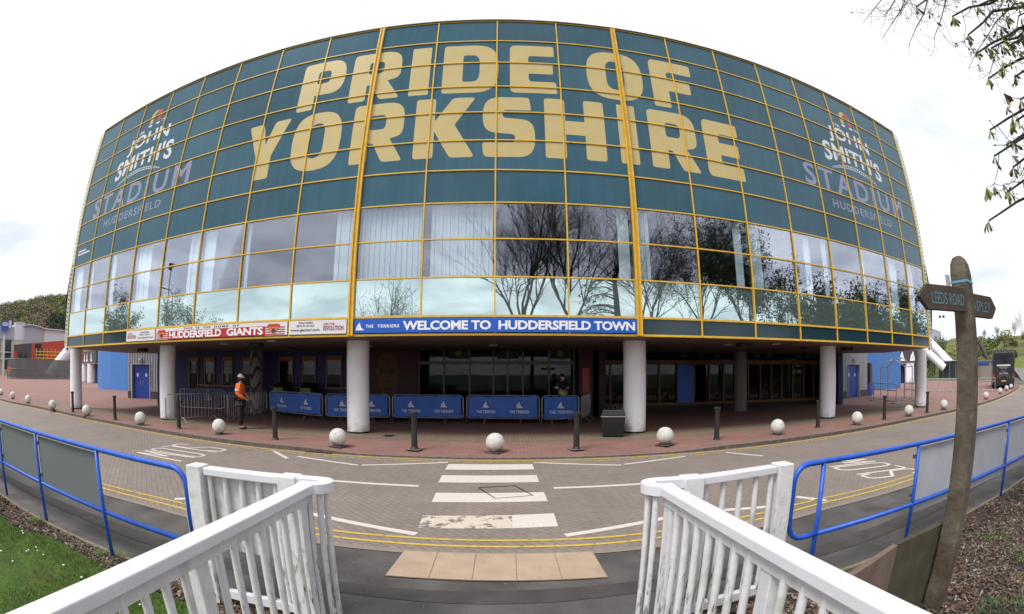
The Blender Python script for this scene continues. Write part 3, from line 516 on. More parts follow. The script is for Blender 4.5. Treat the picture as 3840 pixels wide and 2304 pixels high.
leafy(4.35, 1.0, bed_z(4.35, 1.0), 260, .22, .22, 2, ['weed_c', 'weed_b'], 'small yellow-green seedling clump in the bark bed')
leafy(4.9, 1.75, bed_z(4.9, 1.75), 260, .3, .12, 3, ['weed_b', 'weed_a'], 'low bright green weed in the middle of the bark bed')
leafy(5.3, 2.5, bed_z(5.3, 2.5), 160, .25, .09, 4, ['weed_a', 'weed_b'], 'sparse flat weed near the blue railing in the bark bed')
leafy(-5.85, 3.12, RZ, 200, .16, .10, 5, ['weed_a', 'weed_b'], 'tuft of weed at the foot of the second blue railing post')
leafy(-4.05, 3.05, RZ, 260, .25, .10, 6, ['weed_a', 'weed_b'], 'weedy tuft around the foot of the first blue railing post')
leafy(-7.6, 2.2, RZ, 2600, .8, .9, 8, ['weed_d', 'weed_d'], 'dark shrub growing at the far end of the lawn bed', .05)
m = MB(); q = random.Random(4)
for i in range(60):
    x = q.uniform(2.6, 7); y = q.uniform(.6, 2.9); z = bed_z(x, y) + .03; a = q.uniform(0, PI); l_ = q.uniform(.1, .45); k_ = q.uniform(-.3, .3)
    m.tube([(x, y, z), (x + l_ * .5 * math.cos(a), y + l_ * .5 * math.sin(a), z + q.uniform(0, .05)), (x + l_ * math.cos(a + k_), y + l_ * math.sin(a + k_), z)], .0035, 5)
m.obj('twig_litter', 'edging', kind='stuff', label='thin fallen twigs lying on the bark bed', cat='twigs')
# ============================================================ THE STADIUM FRONT
FR, FX, FD, FP0 = 111.84, -2.738, 12.5176, .0213
def FPT(u, off=0.0):
    """point on the faceted facade at panel coordinate u, off metres in front of it"""
    i = max(-10, min(9, math.floor(u))); t = u - i
    def c(k): ph = FP0 + k * 2 / FR; return Vector((FX + FR * math.sin(ph), FD + FR - FR * math.cos(ph)))
    a, b = c(i), c(i + 1); p = a + (b - a) * t; d = (b - a).normalized(); n = Vector((d.y, -d.x)); return p + n * off
ZR = [13.826, 12.805, 11.784, 10.744, 9.717, 8.683, 7.665, 6.628, 5.543, 4.459, 3.391, 2.917]
def F3(u, z, off=0.0): p = FPT(u, off); return Vector((p.x, p.y, z))
def rz(r): i = int(min(10, max(0, math.floor(r)))); return ZR[i] + (ZR[i + 1] - ZR[i]) * (r - i)
B = thing('stadium_building', 'huge curved stadium front of teal glass panels in a yellow grid on white columns', 'building', (0, 12.5, 0))
def pane(u0, u1, z0, z1, off=0.0, th=.02):
    m = MB(); f = [F3(u0, z0, off), F3(u1, z0, off), F3(u1, z1, off), F3(u0, z1, off)]; k = [F3(u0, z0, off - th), F3(u1, z0, off - th), F3(u1, z1, off - th), F3(u0, z1, off - th)]
    return m.add(f + k, [(0, 1, 2, 3), (7, 6, 5, 4), (0, 4, 5, 1), (1, 5, 6, 2), (2, 6, 7, 3), (3, 7, 4, 0)])
cells = sorted([(abs(u + .5), u, r) for u in range(-10, 10) for r in range(7)])
rest = MB()
for k_, (d_, u, r) in enumerate(cells):
    a = pane(u, u + 1, ZR[r + 1], ZR[r])
    if k_ < 100: a.obj('cladding_panel', 'teal_film', B)
    else: rest.add(a.v, a.f)
rest.obj('cladding_panel', 'teal_film', B, kind='stuff')
for u in range(-10, 10):
    for r in (7, 8, 9):
        a = pane(u, u + 1, ZR[r + 1], ZR[r]); o = a.obj('window', 'mirror_glass' if r == 9 else 'window_glass', B)
    if u < -7 or u > 1: pane(u, u + 1, ZR[11], ZR[10]).obj('sill_panel', 'dark_film', B)
# yellow grid
for k in range(-10, 11):
    m = MB()
    if abs(k) == 2:
        for du in (-.029, .029):
            m.bar(F3(k + du, ZR[11] - .03, .05), F3(k + du, ZR[0], .05), .045, .11, (0, -1, 0))
        m.bar(F3(k, ZR[11] - .03, .03), F3(k, ZR[0], .03), .09, .06, (0, -1, 0))
    else: m.bar(F3(k, ZR[11] - .03, .022), F3(k, ZR[0], .022), .040, .045, (0, -1, 0))
    m.obj('mullion', 'yellow_frame', B)
for r in range(12):
    m = MB(); h = .06 if r in (10, 11) else .038
    for u in range(-10, 10): m.bar(F3(u + .002, ZR[r] - (.02 if r == 11 else 0), .018), F3(u + .998, ZR[r] - (.02 if r == 11 else 0), .018), .035, h)
    m.obj('transom', 'yellow_frame', B)
m = MB()
for u in range(-10, 10): m.bar(F3(u, ZR[0] + .045, -.08), F3(u + 1, ZR[0] + .045, -.08), .30, .04)
m.obj('coping', 'dark_edge', B)
# perforated metal strips at both ends
for s_, u in ((-1, -10), (1, 10)):
    m = MB(); p = FPT(u, .02); q = Vector((p.x + s_ * .08, p.y)); r_ = Vector((q.x + s_ * .19, q.y + .01))
    dq = (r_ - q).normalized(); z = ZR[11] - .15
    m.bar((q.x, q.y, z), (q.x, q.y, ZR[0]), .06, .02, (dq.y, -dq.x, 0)); m.bar((r_.x, r_.y, z), (r_.x, r_.y, ZR[0]), .06, .02, (dq.y, -dq.x, 0))
    c = (q + r_) / 2; k = z
    while k < ZR[0] - .3: m.bar((c.x, c.y, k), (c.x, c.y, k + .12), .15, .02, (dq.y, -dq.x, 0)); k += .20
    m.obj('end_strip', 'strip_metal', B)
    MB().bar((c.x - s_ * .02, c.y + .10, z), (c.x - s_ * .02, c.y + .10, ZR[0]), .19, .04, (dq.y, -dq.x, 0)).obj('end_strip_backing', 'black', B)
# roof, side walls, soffit
front = [tuple(FPT(u, -.03)) for u in range(-10, 11)]
back = [(19.2, 36), (-19.5, 36)]
MB().prism(front + back, ZR[0] - .3, ZR[0] - .02).obj('roof', 'plinth_grey', B)
sof = [tuple(FPT(u, -.0)) for u in range(-10, 11)] + [(20.9, 19.6), (19.3, 20.6), (16, 21.9), (4.2, 21.9), (4.2, 20.0), (-19.2, 20.3), (-21.0, 19.2)]
MB().prism(sof, ZR[11] - .06, ZR[11] - .03).obj('soffit', 'soffit', B)
for x0, y0, x1, y1 in ((-20.3, 14.1, -19.5, 36), (19.5, 15.0, 19.2, 36)): MB().bar((x0, y0, 8.4), (x1, y1, 8.4), .1, 11).obj('side_wall', 'plinth_grey', B)
MB().box(-19.3, 19.0, 20.4, 20.5, ZR[11], ZR[0] - .3).obj('inner_wall', 'interior', B)
MB().prism([tuple(FPT(u, -.03)) for u in range(-10, 11)] + [(19, 20.3), (-19.3, 20.3)], ZR[9] - .12, ZR[9] - .04).obj('upper_floor', 'interior', B)
MB().prism([tuple(FPT(u, -.03)) for u in range(-10, 11)] + [(19, 20.3), (-19.3, 20.3)], ZR[7] + .0, ZR[7] + .1).obj('upper_ceiling', 'interior_ceiling', B)
# blinds and curtains behind the glass
def blind(u0, u1, n=0, z0=ZR[9] + .01, z1=ZR[7] - .02, off=-.18):
    m = MB()
    if n == 0: 
        a = pane(u0, u1, z0, z1, off, .02); m.add(a.v, a.f)
    else:
        for i in range(n):
            w = (u1 - u0) / n; a = pane(u0 + w * i, u0 + w * (i + .93), z0, z1, off - (.02 if i % 2 else 0), .01); m.add(a.v, a.f)
    m.obj('blind', 'blind', B)
blind(-1.93, -1.04, 22); blind(-.90, -.03, 16)
for u0, u1, n in ((-9.9, -9.55, 0), (-9.02, -8.95, 0), (-8.0, -7.86, 0), (-6.93, -6.5, 5), (-5.35, -5.06, 3), (-4.95, -4.7, 0), (-3.98, -3.92, 0), (-2.35, -2.06, 4), (1.76, 1.93, 0), (2.06, 2.25, 3), (3.75, 3.9, 0), (4.1, 4.3, 0), (5.35, 5.5, 0), (5.85, 5.97, 0), (7.1, 7.2, 0), (8.3, 8.6, 0), (9.2, 9.5, 4)): blind(u0, u1, n)
# columns
for az, d, nm in ((-54.34, 25.6, ''), (-42.2, 19.7, ''), (-18.26, 14.93, ''), (15.38, 14.9, ''), (39.51, 20.0, ''), (51.72, 26.4, '')):
    x, y = d * math.sin(R(az)), d * math.cos(R(az)); c = link('column', None, B); c.location = (x, y - 12.5, 0)
    MB().lathe([(.36, .06), (.36, ZR[11] - .06)], 40, (x, y, 0)).obj('shaft', 'column_paint', c, smooth='auto'); MB().lathe([(.33, 0), (.33, .06)], 32, (x, y, 0)).obj('base', 'black', c, smooth='auto')
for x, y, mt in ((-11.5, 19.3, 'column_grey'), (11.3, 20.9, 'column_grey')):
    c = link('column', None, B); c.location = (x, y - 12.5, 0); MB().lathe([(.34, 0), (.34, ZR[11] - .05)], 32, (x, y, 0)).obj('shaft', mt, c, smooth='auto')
    if x < 0:     # black and white painted stripes curling round
        for k, z in enumerate((.2, 1.1, 1.75, 2.35)):
            m = MB()
            for j in range(14):
                a0 = PI + .2 + j * .18; a1 = a0 + .18; za = z + .25 * math.sin(j * .5 + k); zb = z + .25 * math.sin((j + 1) * .5 + k); h = .25 * math.sin(PI * (j + .5) / 14) + .05
                m.add([(x + .343 * math.cos(a0), y + .343 * math.sin(a0), za), (x + .343 * math.cos(a1), y + .343 * math.sin(a1), zb), (x + .343 * math.cos(a1), y + .343 * math.sin(a1), zb + h), (x + .343 * math.cos(a0), y + .343 * math.sin(a0), za + h)], [(0, 1, 2, 3)])
            m.obj('painted_stripe', 'black', c)
# soffit lights and speakers
for az, d in ((-35, 17), (-29, 15), (-26.5, 19), (-17, 17), (-1.8, 16.2), (15, 17), (27, 17), (33, 17), (36.5, 20)):
    p = AZP(az, 0, d); MB().lathe([(.17, 0), (.15, .05)], 20, (p.x, p.y, ZR[11] - .11)).obj('soffit_light', 'panel_white' if d < 18 else 'black', B)
for az, d in ((-31, 16.5), (29, 16.5), (42, 21), (-45.5, 22.5)): p = AZP(az, 0, d); MB().box(p.x - .25, p.x + .25, p.y - .15, p.y + .15, ZR[11] - .2, ZR[11] - .06).obj('soffit_speaker', 'black', B)

# ---- lettering on the facade
def fac(u0, u1, z0, z1): return lambda s, t: (u0 + (u1 - u0) * s, z0 + (z1 - z0) * t)
CUTS = list(range(-9, 10))
def fac_put(m, vf, fn, off=.004):
    V, F = place(m, vf, fn, CUTS); m.add([F3(a, b, off) for a, b in V], F)
r1t, r1b, r2t, r2b = rz(1.2), rz(3.24), rz(3.43), rz(5.57)
for word, zt, zb in (([('P', -3.37, -2.54), ('R', -2.41, -1.54), ('I', -1.39, -1.07), ('D', -.86, .03), ('E', .21, .95), ('O', 1.45, 2.41), ('F', 2.57, 3.37)], r1t, r1b),
                     ([('Y', -4.29, -3.42), ('O', -3.32, -2.43), ('R', -2.24, -1.39), ('K', -1.23, -.31), ('S', -.20, .58), ('H', .73, 1.66), ('I', 1.88, 2.18), ('R', 2.39, 3.25), ('E', 3.39, 4.12)], r2t, r2b)):
    for ch, a, b in word:
        m = MB(); fac_put(m, poly_fill(*G8[ch]), fac(a, b, zb, zt)); m.obj('letter', 'gold_film', B)
def sponsor(du):
    def warp(rb_, rt_, z0, z1, u0, u1):
        return lambda s, t: (u0 + (u1 - u0) * s, z0 + rb_ * math.sin(PI * s) + t * (z1 - z0 + (rt_ - rb_) * math.sin(PI * s)))
    m = MB(); fac_put(m, text_poly('JOHN', .025, 1.05), warp(.10, .10, rz(3) + .44, rz(2) + .22, -8.25 + du, -6.72 + du))
    m.obj('first_word_lettering', 'white_film', B); m = MB(); fac_put(m, text_poly("SMITH'S", .025, 1.05), warp(.26, .05, rz(4) + .42, rz(3) + .37, -8.57 + du, -6.42 + du)); m.obj('second_word_lettering', 'white_film', B)
    # bridge arc of small boxes
    m = MB(); n = 22; zc = rz(4) + .12
    def arc(s, k): return zc + k * .16 * math.sin(PI * s) ** .5 + .28 * math.sin(PI * s)
    for i in range(n):
        s0, s1 = i / n, (i + 1) / n; U = lambda s: -8.45 + 1.78 * s + du
        for k0, k1 in ((0, .18), (.82, 1.0)): 
            vs = [(U(s0), arc(s0, k0)), (U(s1), arc(s1, k0)), (U(s1), arc(s1, k1)), (U(s0), arc(s0, k1))]; fac_put(m, ([(v[0], v[1]) for v in vs], [(0, 1, 2, 3)]), lambda a, b: (a, b))
        if 0 < i < n: fac_put(m, ([(U(s0) - .012, arc(s0, 0)), (U(s0) + .012, arc(s0, 0)), (U(s0) + .012, arc(s0, 1)), (U(s0) - .012, arc(s0, 1))], [(0, 1, 2, 3)]), lambda a, b: (a, b))
    m.obj('logo_bridge', 'white_film', B)
    # two-coloured horseshoe
    for side, mt in ((0, 'amber_film'), (1, 'red_film')):
        m = MB(); pts = []
        pr = []
        for j in range(11):
            a = PI / 2 * j / 10; pr.append((math.sin(a), math.cos(a)))
        sg = -1 if side == 0 else 1; cx = -7.42 + du; zc2 = rz(1) + .06; ro, ri = .20, .075; zo, zi = .32, .15
        for j in range(10):
            q = [(cx + sg * pr[j][0] * ri, zc2 + pr[j][1] * zi), (cx + sg * pr[j][0] * ro, zc2 + pr[j][1] * zo), (cx + sg * pr[j + 1][0] * ro, zc2 + pr[j + 1][1] * zo), (cx + sg * pr[j + 1][0] * ri, zc2 + pr[j + 1][1] * zi)]
            fac_put(m, (q, [(0, 1, 2, 3)]), lambda a, b: (a, b))
        q = [(cx + sg * ri, zc2), (cx + sg * ro, zc2), (cx + sg * ro, zc2 - .36), (cx + sg * ri, zc2 - .36)]; fac_put(m, (q, [(0, 1, 2, 3)]), lambda a, b: (a, b)); m.obj('logo_horseshoe', mt, B)
        m = MB(); q = [(cx + sg * ri, zc2 - .42), (cx + sg * ro, zc2 - .42), (cx + sg * ro, zc2 - .53), (cx + sg * ri, zc2 - .53)]; fac_put(m, (q, [(0, 1, 2, 3)]), lambda a, b: (a, b)); m.obj('logo_horseshoe_tip', 'white_film', B)
    m = MB(); fac_put(m, text_poly('1758', .02), fac(-7.15 + du, -6.97 + du, rz(1.45), rz(1.3))); m.obj('logo_date', 'white_film', B); m = MB(); fac_put(m, text_poly('1758', .02), fac(-7.95 + du, -7.75 + du, rz(1.65), rz(1.5))); m.obj('logo_date', 'white_film', B)
    m = MB(); fac_put(m, text_poly('STADIUM', .02, 1.28), fac(-9.36 + du, -5.66 + du, rz(5) + .04, rz(4) - .03)); m.obj('stadium_lettering', 'lavender_film', B)
    m = MB(); fac_put(m, text_poly('HUDDERSFIELD', .018, 1.2), fac(-8.65 + du, -6.40 + du, rz(5.62), rz(5.28))); m.obj('town_lettering', 'lavender_film', B)
sponsor(0); sponsor(15.0)
m = MB()
for (a, b, z) in ((-9.86, -9.42, rz(6.36)), (-9.88, -9.2, rz(6.5))): fac_put(m, ([(a, z), (b, z), (b, z + .07), (a, z + .07)], [(0, 1, 2, 3)]), lambda s, t: (s, t))
m.obj('small_print', 'white_film', B)

# ---- banners fixed to the bottom edge
def board(name, u0, u1, mt, label, cat='sign'):
    p = F3((u0 + u1) / 2, ZR[11], .05); t = thing(name, label, cat, (p.x, p.y, ZR[11])); m = MB(); us = [u0] + [k for k in range(-10, 11) if u0 < k < u1] + [u1]
    for a, b in zip(us, us[1:]): q = pane(a, b, ZR[11] + .035, ZR[10] - .045, .075, .015); m.add(q.v, q.f)
    m.obj('board', mt, t); return t
ZA, ZB = ZR[11] + .035, ZR[10] - .045; ZH = ZB - ZA
def on(t, name, mt, vfs, off=.08):
    m = MB()
    for vf, a, b, k0, k1 in vfs: fac_put(m, vf, fac(a, b, ZA + ZH * k0, ZA + ZH * k1), off)
    return m.obj(name, mt, t)
t = board('welcome_sign', -1.94, 1.955, 'sign_blue', 'long blue sign reading WELCOME TO HUDDERSFIELD TOWN above the entrance')
on(t, 'greeting_lettering', 'sign_text', [(text_poly('WELCOME TO', .035, .97), -1.24, -.05, .17, .80)]); on(t, 'town_lettering', 'sign_text', [(text_poly('HUDDERSFIELD TOWN', .035, .97), .05, 1.925, .17, .80)])
on(t, 'club_lettering', 'sign_text', [(text_poly('THE', .03, 1.25), -1.77, -1.66, .36, .58)]); on(t, 'club_lettering', 'sign_text', [(text_poly('TERRIERS', .03, 1.25), -1.60, -1.29, .36, .58)]); on(t, 'dog_emblem', 'sign_text', [(poly_fill(*DOG), -1.92, -1.80, .2, .72)])
def rev_block(t, a, b): on(t, 'slogan_lettering', 'sign_pink', [(text_poly('JOIN THE', .02), a, a + (b - a) * .55, .55, .8), (text_poly('REVOLUTION', .03, .95), a, b, .24, .58)])
t = board('ticket_hotline_sign', -7.0, -6.03, 'sign_white', 'white sponsor sign with ticket hotline, at the far left end of the sign row')
on(t, 'caption_lettering', 'sign_ink', [(text_poly('Ticket Hotline', .01), -6.50, -6.22, .70, .86)]); on(t, 'phone_lettering', 'sign_ink', [(text_poly('0870 44 44 552', .01), -6.52, -6.2, .48, .62)]); on(t, 'web_lettering', 'sign_ink', [(text_poly('www.giantsrl.com', .01), -6.6, -6.08, .16, .38)]); rev_block(t, -6.95, -6.66)
t = board('ticket_hotline_sign', -2.99, -2.06, 'sign_white', 'white ticket hotline sign between the striped red sign and the blue sign')
on(t, 'caption_lettering', 'sign_ink', [(text_poly('Ticket Hotline', .012), -2.83, -2.59, .76, .92)]); on(t, 'phone_lettering', 'sign_ink', [(text_poly('0870 44 44 552', .012), -2.86, -2.57, .54, .68)]); on(t, 'web_lettering', 'sign_ink', [(text_poly('www.giantsrl.com', .015), -2.96, -2.48, .16, .42)]); rev_block(t, -2.42, -2.10)
t = board('rugby_sign', -6.0, -3.02, 'sign_white', 'white sign with red stripes reading THIS IS THE HOME OF HUDDERSFIELD GIANTS')
RECT = ([(0, 0), (1, 0), (1, 1), (0, 1)], [(0, 1, 2, 3)])
for k in range(4): on(t, 'red_stripe', 'sign_red', [(RECT, -5.98, -3.06, .04 + k * .17, .13 + k * .17)], .078)
on(t, 'red_backing', 'sign_red', [(RECT, -5.64, -3.42, .0, .70)], .080)
on(t, 'town_lettering', 'sign_text', [(text_poly('HUDDERSFIELD', .03, .95), -5.60, -4.31, .07, .66)], .084); on(t, 'team_lettering', 'sign_text', [(text_poly('GIANTS', .03, .95), -4.19, -3.46, .07, .66)], .084)

for w_, a, b_ in (('THIS', -5.22, -4.99), ('IS', -4.90, -4.82), ('THE', -4.73, -4.56), ('HOME', -4.47, -4.16), ('OF', -4.06, -3.94)): on(t, 'caption_lettering', 'sign_ink', [(text_poly(w_, .03, 1.4), a, b_, .77, .93)])
for a in (-5.92, -3.36):
    on(t, 'shield', 'sign_orange', [(([(.0, .55), (.0, .95), (1, .95), (1, .55), (.5, .0)], [(0, 4, 3, 2, 1)]), a, a + .19, .06, .92)], .087); on(t, 'shield_ribbon', 'sign_red', [(RECT, a - .02, a + .21, .66, .78)], .089)
    on(t, 'shield_face', 'sign_ink', [(poly_fill([(.2, 0), (.8, 0), (1, .5), (.8, 1), (.2, 1), (0, .5)]), a + .06, a + .13, .2, .5)], .091)

# ---- ground floor walls under the overhang
def FW(y): return lambda a, b, d: Vector((a, y - d, b))
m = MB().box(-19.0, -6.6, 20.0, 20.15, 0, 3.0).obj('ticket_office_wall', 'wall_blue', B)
MB().box(-19.0, -6.6, 19.985, 20.0, 0, .45).obj('wall_skirt', 'maroon', B)
for k, (a, b, z1) in enumerate(((-16.41, -15.71, 2.62), (-15.29, -14.57, 2.62), (-14.06, -13.39, 2.62), (-12.82, -12.19, 2.62), (-10.63, -9.84, 2.62), (-9.38, -8.65, 2.62), (-8.15, -7.35, 2.65))):
    w = link('ticket_window', None, B); w.location = ((a + b) / 2, 7.5, 0); z0 = 1.25 if k else 1.0; f = MB()
    f.box(a, a + .06, 19.93, 19.998, z0, z1); f.box(b - .06, b, 19.93, 19.998, z0, z1); f.box(a + .06, b - .06, 19.93, 19.998, z1 - .2, z1); f.obj('frame', 'orange_frame', w); MB().box(a + .06, b - .06, 19.96, 19.99, z0, z1 - .2).obj('pane', 'shop_glass', w)
    MB().box(a + .06, b - .06, 19.992, 19.999, z0, z1 - .2).obj('backing', 'black_gloss', w)
    if k in (1, 2): MB().box(a + .25, b - .25, 19.94, 19.955, z0 + .15, z0 + .6).obj('notice', 'column_grey', w)
MB().box(-15.7, -11.9, 19.80, 19.998, 1.17, 1.25).obj('counter_shelf', 'orange_frame', B); MB().box(-11.1, -7.0, 19.80, 19.998, 1.17, 1.25).obj('counter_shelf', 'orange_frame', B)
m = MB(); flat_text(m, 'THE TERRIERS', FW(19.98), -14.6, -11.9, .62, .92, .03, space=1.25); m.obj('wall_lettering', 'column_grey', B)
m = MB(); flat_text(m, DOG, FW(19.98), -15.25, -14.8, .45, 1.1); m.obj('wall_dog_emblem', 'column_grey', B)
# parked black machines with yellow plates inside the overhang
for x in (-10.15, -8.75):
    t = thing('ticket_machine', 'black machine with yellow plate under the ' + ('left' if x < -9.5 else 'right') + ' of two unlit ticket windows', 'machine', (x, 19.4, 0))
    m = MB(); m.lathe([(.42, 0), (.45, .2), (.45, 1.1), (.40, 1.32), (.25, 1.45)], 20, (x, 19.4, 0)); m.obj('body', 'black_gloss', t, smooth='auto'); MB().box(x - .26, x + .26, 18.93, 18.96, 1.0, 1.22).obj('plate', 'machine_plate', t)
# maroon mural wall, generic face in orange paint
MB().box(-6.6, -3.85, 19.7, 19.85, 0, 3.0).obj('mural_wall', 'maroon', B)
m = MB(); fw = FW(19.69)
for P_ in ([(.2, 1, .2), (.8, 1, .2), (.95, .6, .1), (.9, .2, .2), (.5, 0, .2), (.12, .25, .2), (.06, .65, .1)],): flat_text(m, (P_, [[(.2, .60, .04), (.45, .56, .04), (.42, .66, .04), (.2, .68, .04)], [(.56, .56, .04), (.82, .60, .04), (.82, .68, .04), (.58, .66, .04)], [(.44, .36, .03), (.6, .36, .03), (.56, .44, .03), (.48, .44, .03)], [(.28, .20, .03), (.74, .20, .03), (.66, .27, .03), (.36, .27, .03)]]), fw, -5.75, -4.56, .75, 2.72)
m.obj('mural_face', 'mural_orange', B)
# entrance glazing
E_ = link('entrance', None, B); E_.location = (0, 7.5, 0); m = MB()
for x in (-3.8, -2.72, -1.62, -.62, -.02, .62, 1.72, 2.78): m.bar((x, 19.9, 0), (x, 19.9, 2.95), .07, .1, (0, 1, 0))
m.bar((-3.8, 19.88, 2.33), (2.78, 19.88, 2.33), .1, .14); m.bar((-3.8, 19.88, .06), (2.78, 19.88, .06), .1, .12); m.obj('frame', 'alu_frame', E_)
MB().box(-3.8, 2.78, 19.93, 19.95, .1, 2.95).obj('pane', 'shop_glass', E_)
MB().box(-3.85, 3.9, 23.5, 23.6, 0, 3.6).obj('back_wall', 'interior', E_); MB().box(-3.95, -3.85, 19.95, 23.6, 0, 3.6).obj('side_wall', 'interior', E_); MB().box(2.85, 2.95, 20.1, 23.6, 0, 3.6).obj('side_wall', 'interior', E_); MB().box(-3.95, 3.9, 20, 23.6, 3.0, 3.1).obj('ceiling', 'interior', E_)
for x in (-3.0, -.6, 1.9): MB().box(x - .3, x + .3, 21, 21.2, .9, 1.6).obj('display', 'panel_white', E_)
m = MB()
for a, t_ in ((-2.55, 'WELCOME'), (-.45, 'ENTRANCE'), (1.75, 'WELCOME')): m.box(a, a + .9, 19.86, 19.89, 2.5, 2.85)
m.obj('header_panel', 'black', E_)
m = MB()
for x in (-2.1, 2.2): m.add([(x + .14 * math.cos(j * PI / 8), 19.85, 2.72 + .12 * math.sin(j * PI / 8)) for j in range(16)], [tuple(range(16))])
m.obj('crest', 'grass_b', E_)
MB().box(2.95, 3.55, 19.6, 20.1, 0, 3.0).obj('maroon_pier', 'maroon', B)
m = MB(); m.box(3.1, 3.4, 19.58, 19.6, 1.0, 2.1); m.obj('pier_emblem', 'sign_red', B)
# shop front
P_ = link('shop_front', None, B); P_.location = (0, 11, 0); Y = 23.5; m = MB(); k = .918
def shz(z): return CAMZ + (z - CAMZ) * k
xs = [4.59, 5.6, 6.55, 7.4, 8.46, 9.56, 10.65, 11.64, 12.6, 13.4, 14.35, 15.25, 16.09, 16.91, 17.81, 18.77, 19.65, 20.2]
for x in xs: m.bar((x * k, Y - .1, shz(.05)), (x * k, Y - .1, shz(2.4)), .09, .12, (0, 1, 0))
m.bar((4.5 * k, Y - .12, shz(2.48)), (20.3 * k, Y - .12, shz(2.48)), .12, .22); m.bar((4.5 * k, Y - .12, shz(.15)), (20.3 * k, Y - .12, shz(.15)), .12, .14); m.obj('frame', 'orange_frame', P_)
MB().box(4.5 * k, 20.3 * k, Y - .05, Y - .03, .1, 3.4).obj('pane', 'shop_glass', P_); MB().box(4.5 * k, 20.3 * k, Y - .3, Y + .2, 0, shz(.08)).obj('plinth', 'black', P_)
MB().box(4.2, 20.5, 27, 27.1, 0, 3.6).obj('back_wall', 'interior', P_); MB().box(4.2, 20.5, Y, 27, 3.5, 3.6).obj('ceiling', 'interior', P_)
MB().box(8.75, 9.7, Y - .25, Y - .18, .35, 2.3).obj('poster', 'banner_blue', P_)
q = random.Random(5)
for i in range(20):
    x = q.uniform(4.6, 18.3); h = q.uniform(.7, 1.5); MB().box(x - .2, x + .2, 24.3, 24.6, .1, h).obj('window_display', q.choice(['column_grey', 'panel_white', 'banner_blue', 'plinth_grey']), P_)
m = MB()
for i, x in enumerate((9.2, 10.2, 11.2, 12.9, 13.8, 14.7, 16.9, 17.6, 18.2)): m.box(x - .18, x + .18, Y - .09, Y - .06, 2.68, 2.98)
m.obj('header_picture', 'plinth_grey', P_)
MB().box(3.9, 4.2, 20, 23.6, 0, 3.4).obj('return_wall', 'maroon', B)
MB().box(18.6, 19.0, 21.5, 25, 0, 3.4).obj('return_wall', 'wall_blue', B)

# ---- service blocks at each side behind the columns (corrugated steel, blue double doors)
def block(lab, A, Bp, D0, D1, flip, H=3.5):
    """front face from A to Bp, doors between fractions D0..D1 of it"""
    A = Vector(A); Bv = Vector(Bp); d = (Bv - A).normalized(); n = Vector((d.y, -d.x)); n = n if n.dot(-A) > 0 else -n
    t = thing('service_block', lab, 'building', (*((A + Bv) / 2), 0)); Lg = (Bv - A).length; m = MB(); x = 0
    while x < Lg - .12:     # corrugation
        p = A + d * x; q_ = A + d * (x + .12); m.prism([tuple(p), tuple(q_), tuple(q_ - n * .1), tuple(p - n * .1)], .45, H) if D0 * Lg > x or x > D1 * Lg else m.prism([tuple(p), tuple(q_), tuple(q_ - n * .1), tuple(p - n * .1)], 2.4, H)
        x += .24
    m.prism([tuple(A - n * .05), tuple(A + d * D0 * Lg - n * .05), tuple(A + d * D0 * Lg - n * 4), tuple(A - n * 4)], 0, H); m.prism([tuple(A + d * D1 * Lg - n * .05), tuple(Bv - n * .05), tuple(Bv - n * 4), tuple(A + d * D1 * Lg - n * 4)], 0, H)
    m.prism([tuple(A + d * D0 * Lg - n * .05), tuple(A + d * D1 * Lg - n * .05), tuple(A + d * D1 * Lg - n * 4), tuple(A + d * D0 * Lg - n * 4)], 2.36, H)
    m.obj('cladding', 'corrugated', t); m = MB(); m.prism([tuple(A + n * .05), tuple(A + d * D0 * Lg + n * .05), tuple(A + d * D0 * Lg - n * .08), tuple(A - n * .08)], 0, .5); m.prism([tuple(A + d * D1 * Lg + n * .05), tuple(Bv + n * .05), tuple(Bv - n * .08), tuple(A + d * D1 * Lg - n * .08)], 0, .5); m.obj('plinth', 'plinth_grey', t)
    mid = (D0 + D1) / 2
    for f0, f1 in ((D0 + .01, mid - .002), (mid + .002, D1 - .01)):
        a = A + d * f0 * Lg - n * .15; b = A + d * f1 * Lg - n * .15; c = (a + b) / 2; hp_ = (b if f0 < mid - .01 and f1 < mid else a) + (-d if f1 < mid else d) * .12 + n * .02; MB().bar((*hp_, .95), (*hp_, 1.25), .03, .03).obj('door_handle', 'galv', t); dr = MB().prism([tuple(a), tuple(b), tuple(b - n * .05), tuple(a - n * .05)], .02, 2.3).obj('door', 'door_blue', t)
        for dz in (0, .12): 
            s0 = c - d * .08 + n * .006; s1 = c + d * .08 + n * .006; m = MB().prism([tuple(s0), tuple(s1), tuple(s1 - n * .006), tuple(s0 - n * .006)], 1.52 + dz, 1.61 + dz); m.obj('notice', 'sign_text', t)
    a = A + d * D0 * Lg + n * .03; b = A + d * D1 * Lg + n * .03; m = MB(); m.bar((*a, 0), (*a, 2.38), .07, .07); m.bar((*b, 0), (*b, 2.38), .07, .07); m.bar((*a, 2.38), (*b, 2.38), .07, .07); m.obj('door_frame', 'corrugated', t)
    c = (a + b) / 2 + n * .1; MB().box(c.x - .15, c.x + .15, c.y - .1, c.y + .1, 2.62, 2.78).obj('lamp', 'galv', t); return t
block('grey corrugated block with blue double doors, behind the second white column from the left', (-26.4, 24.3), (-21.6, 25.6), .08, .42, 0)
block('grey corrugated block with blue double doors at the right end of the shop front', (21.2, 25.3), (26.9, 27.2), .40, .74, 1)
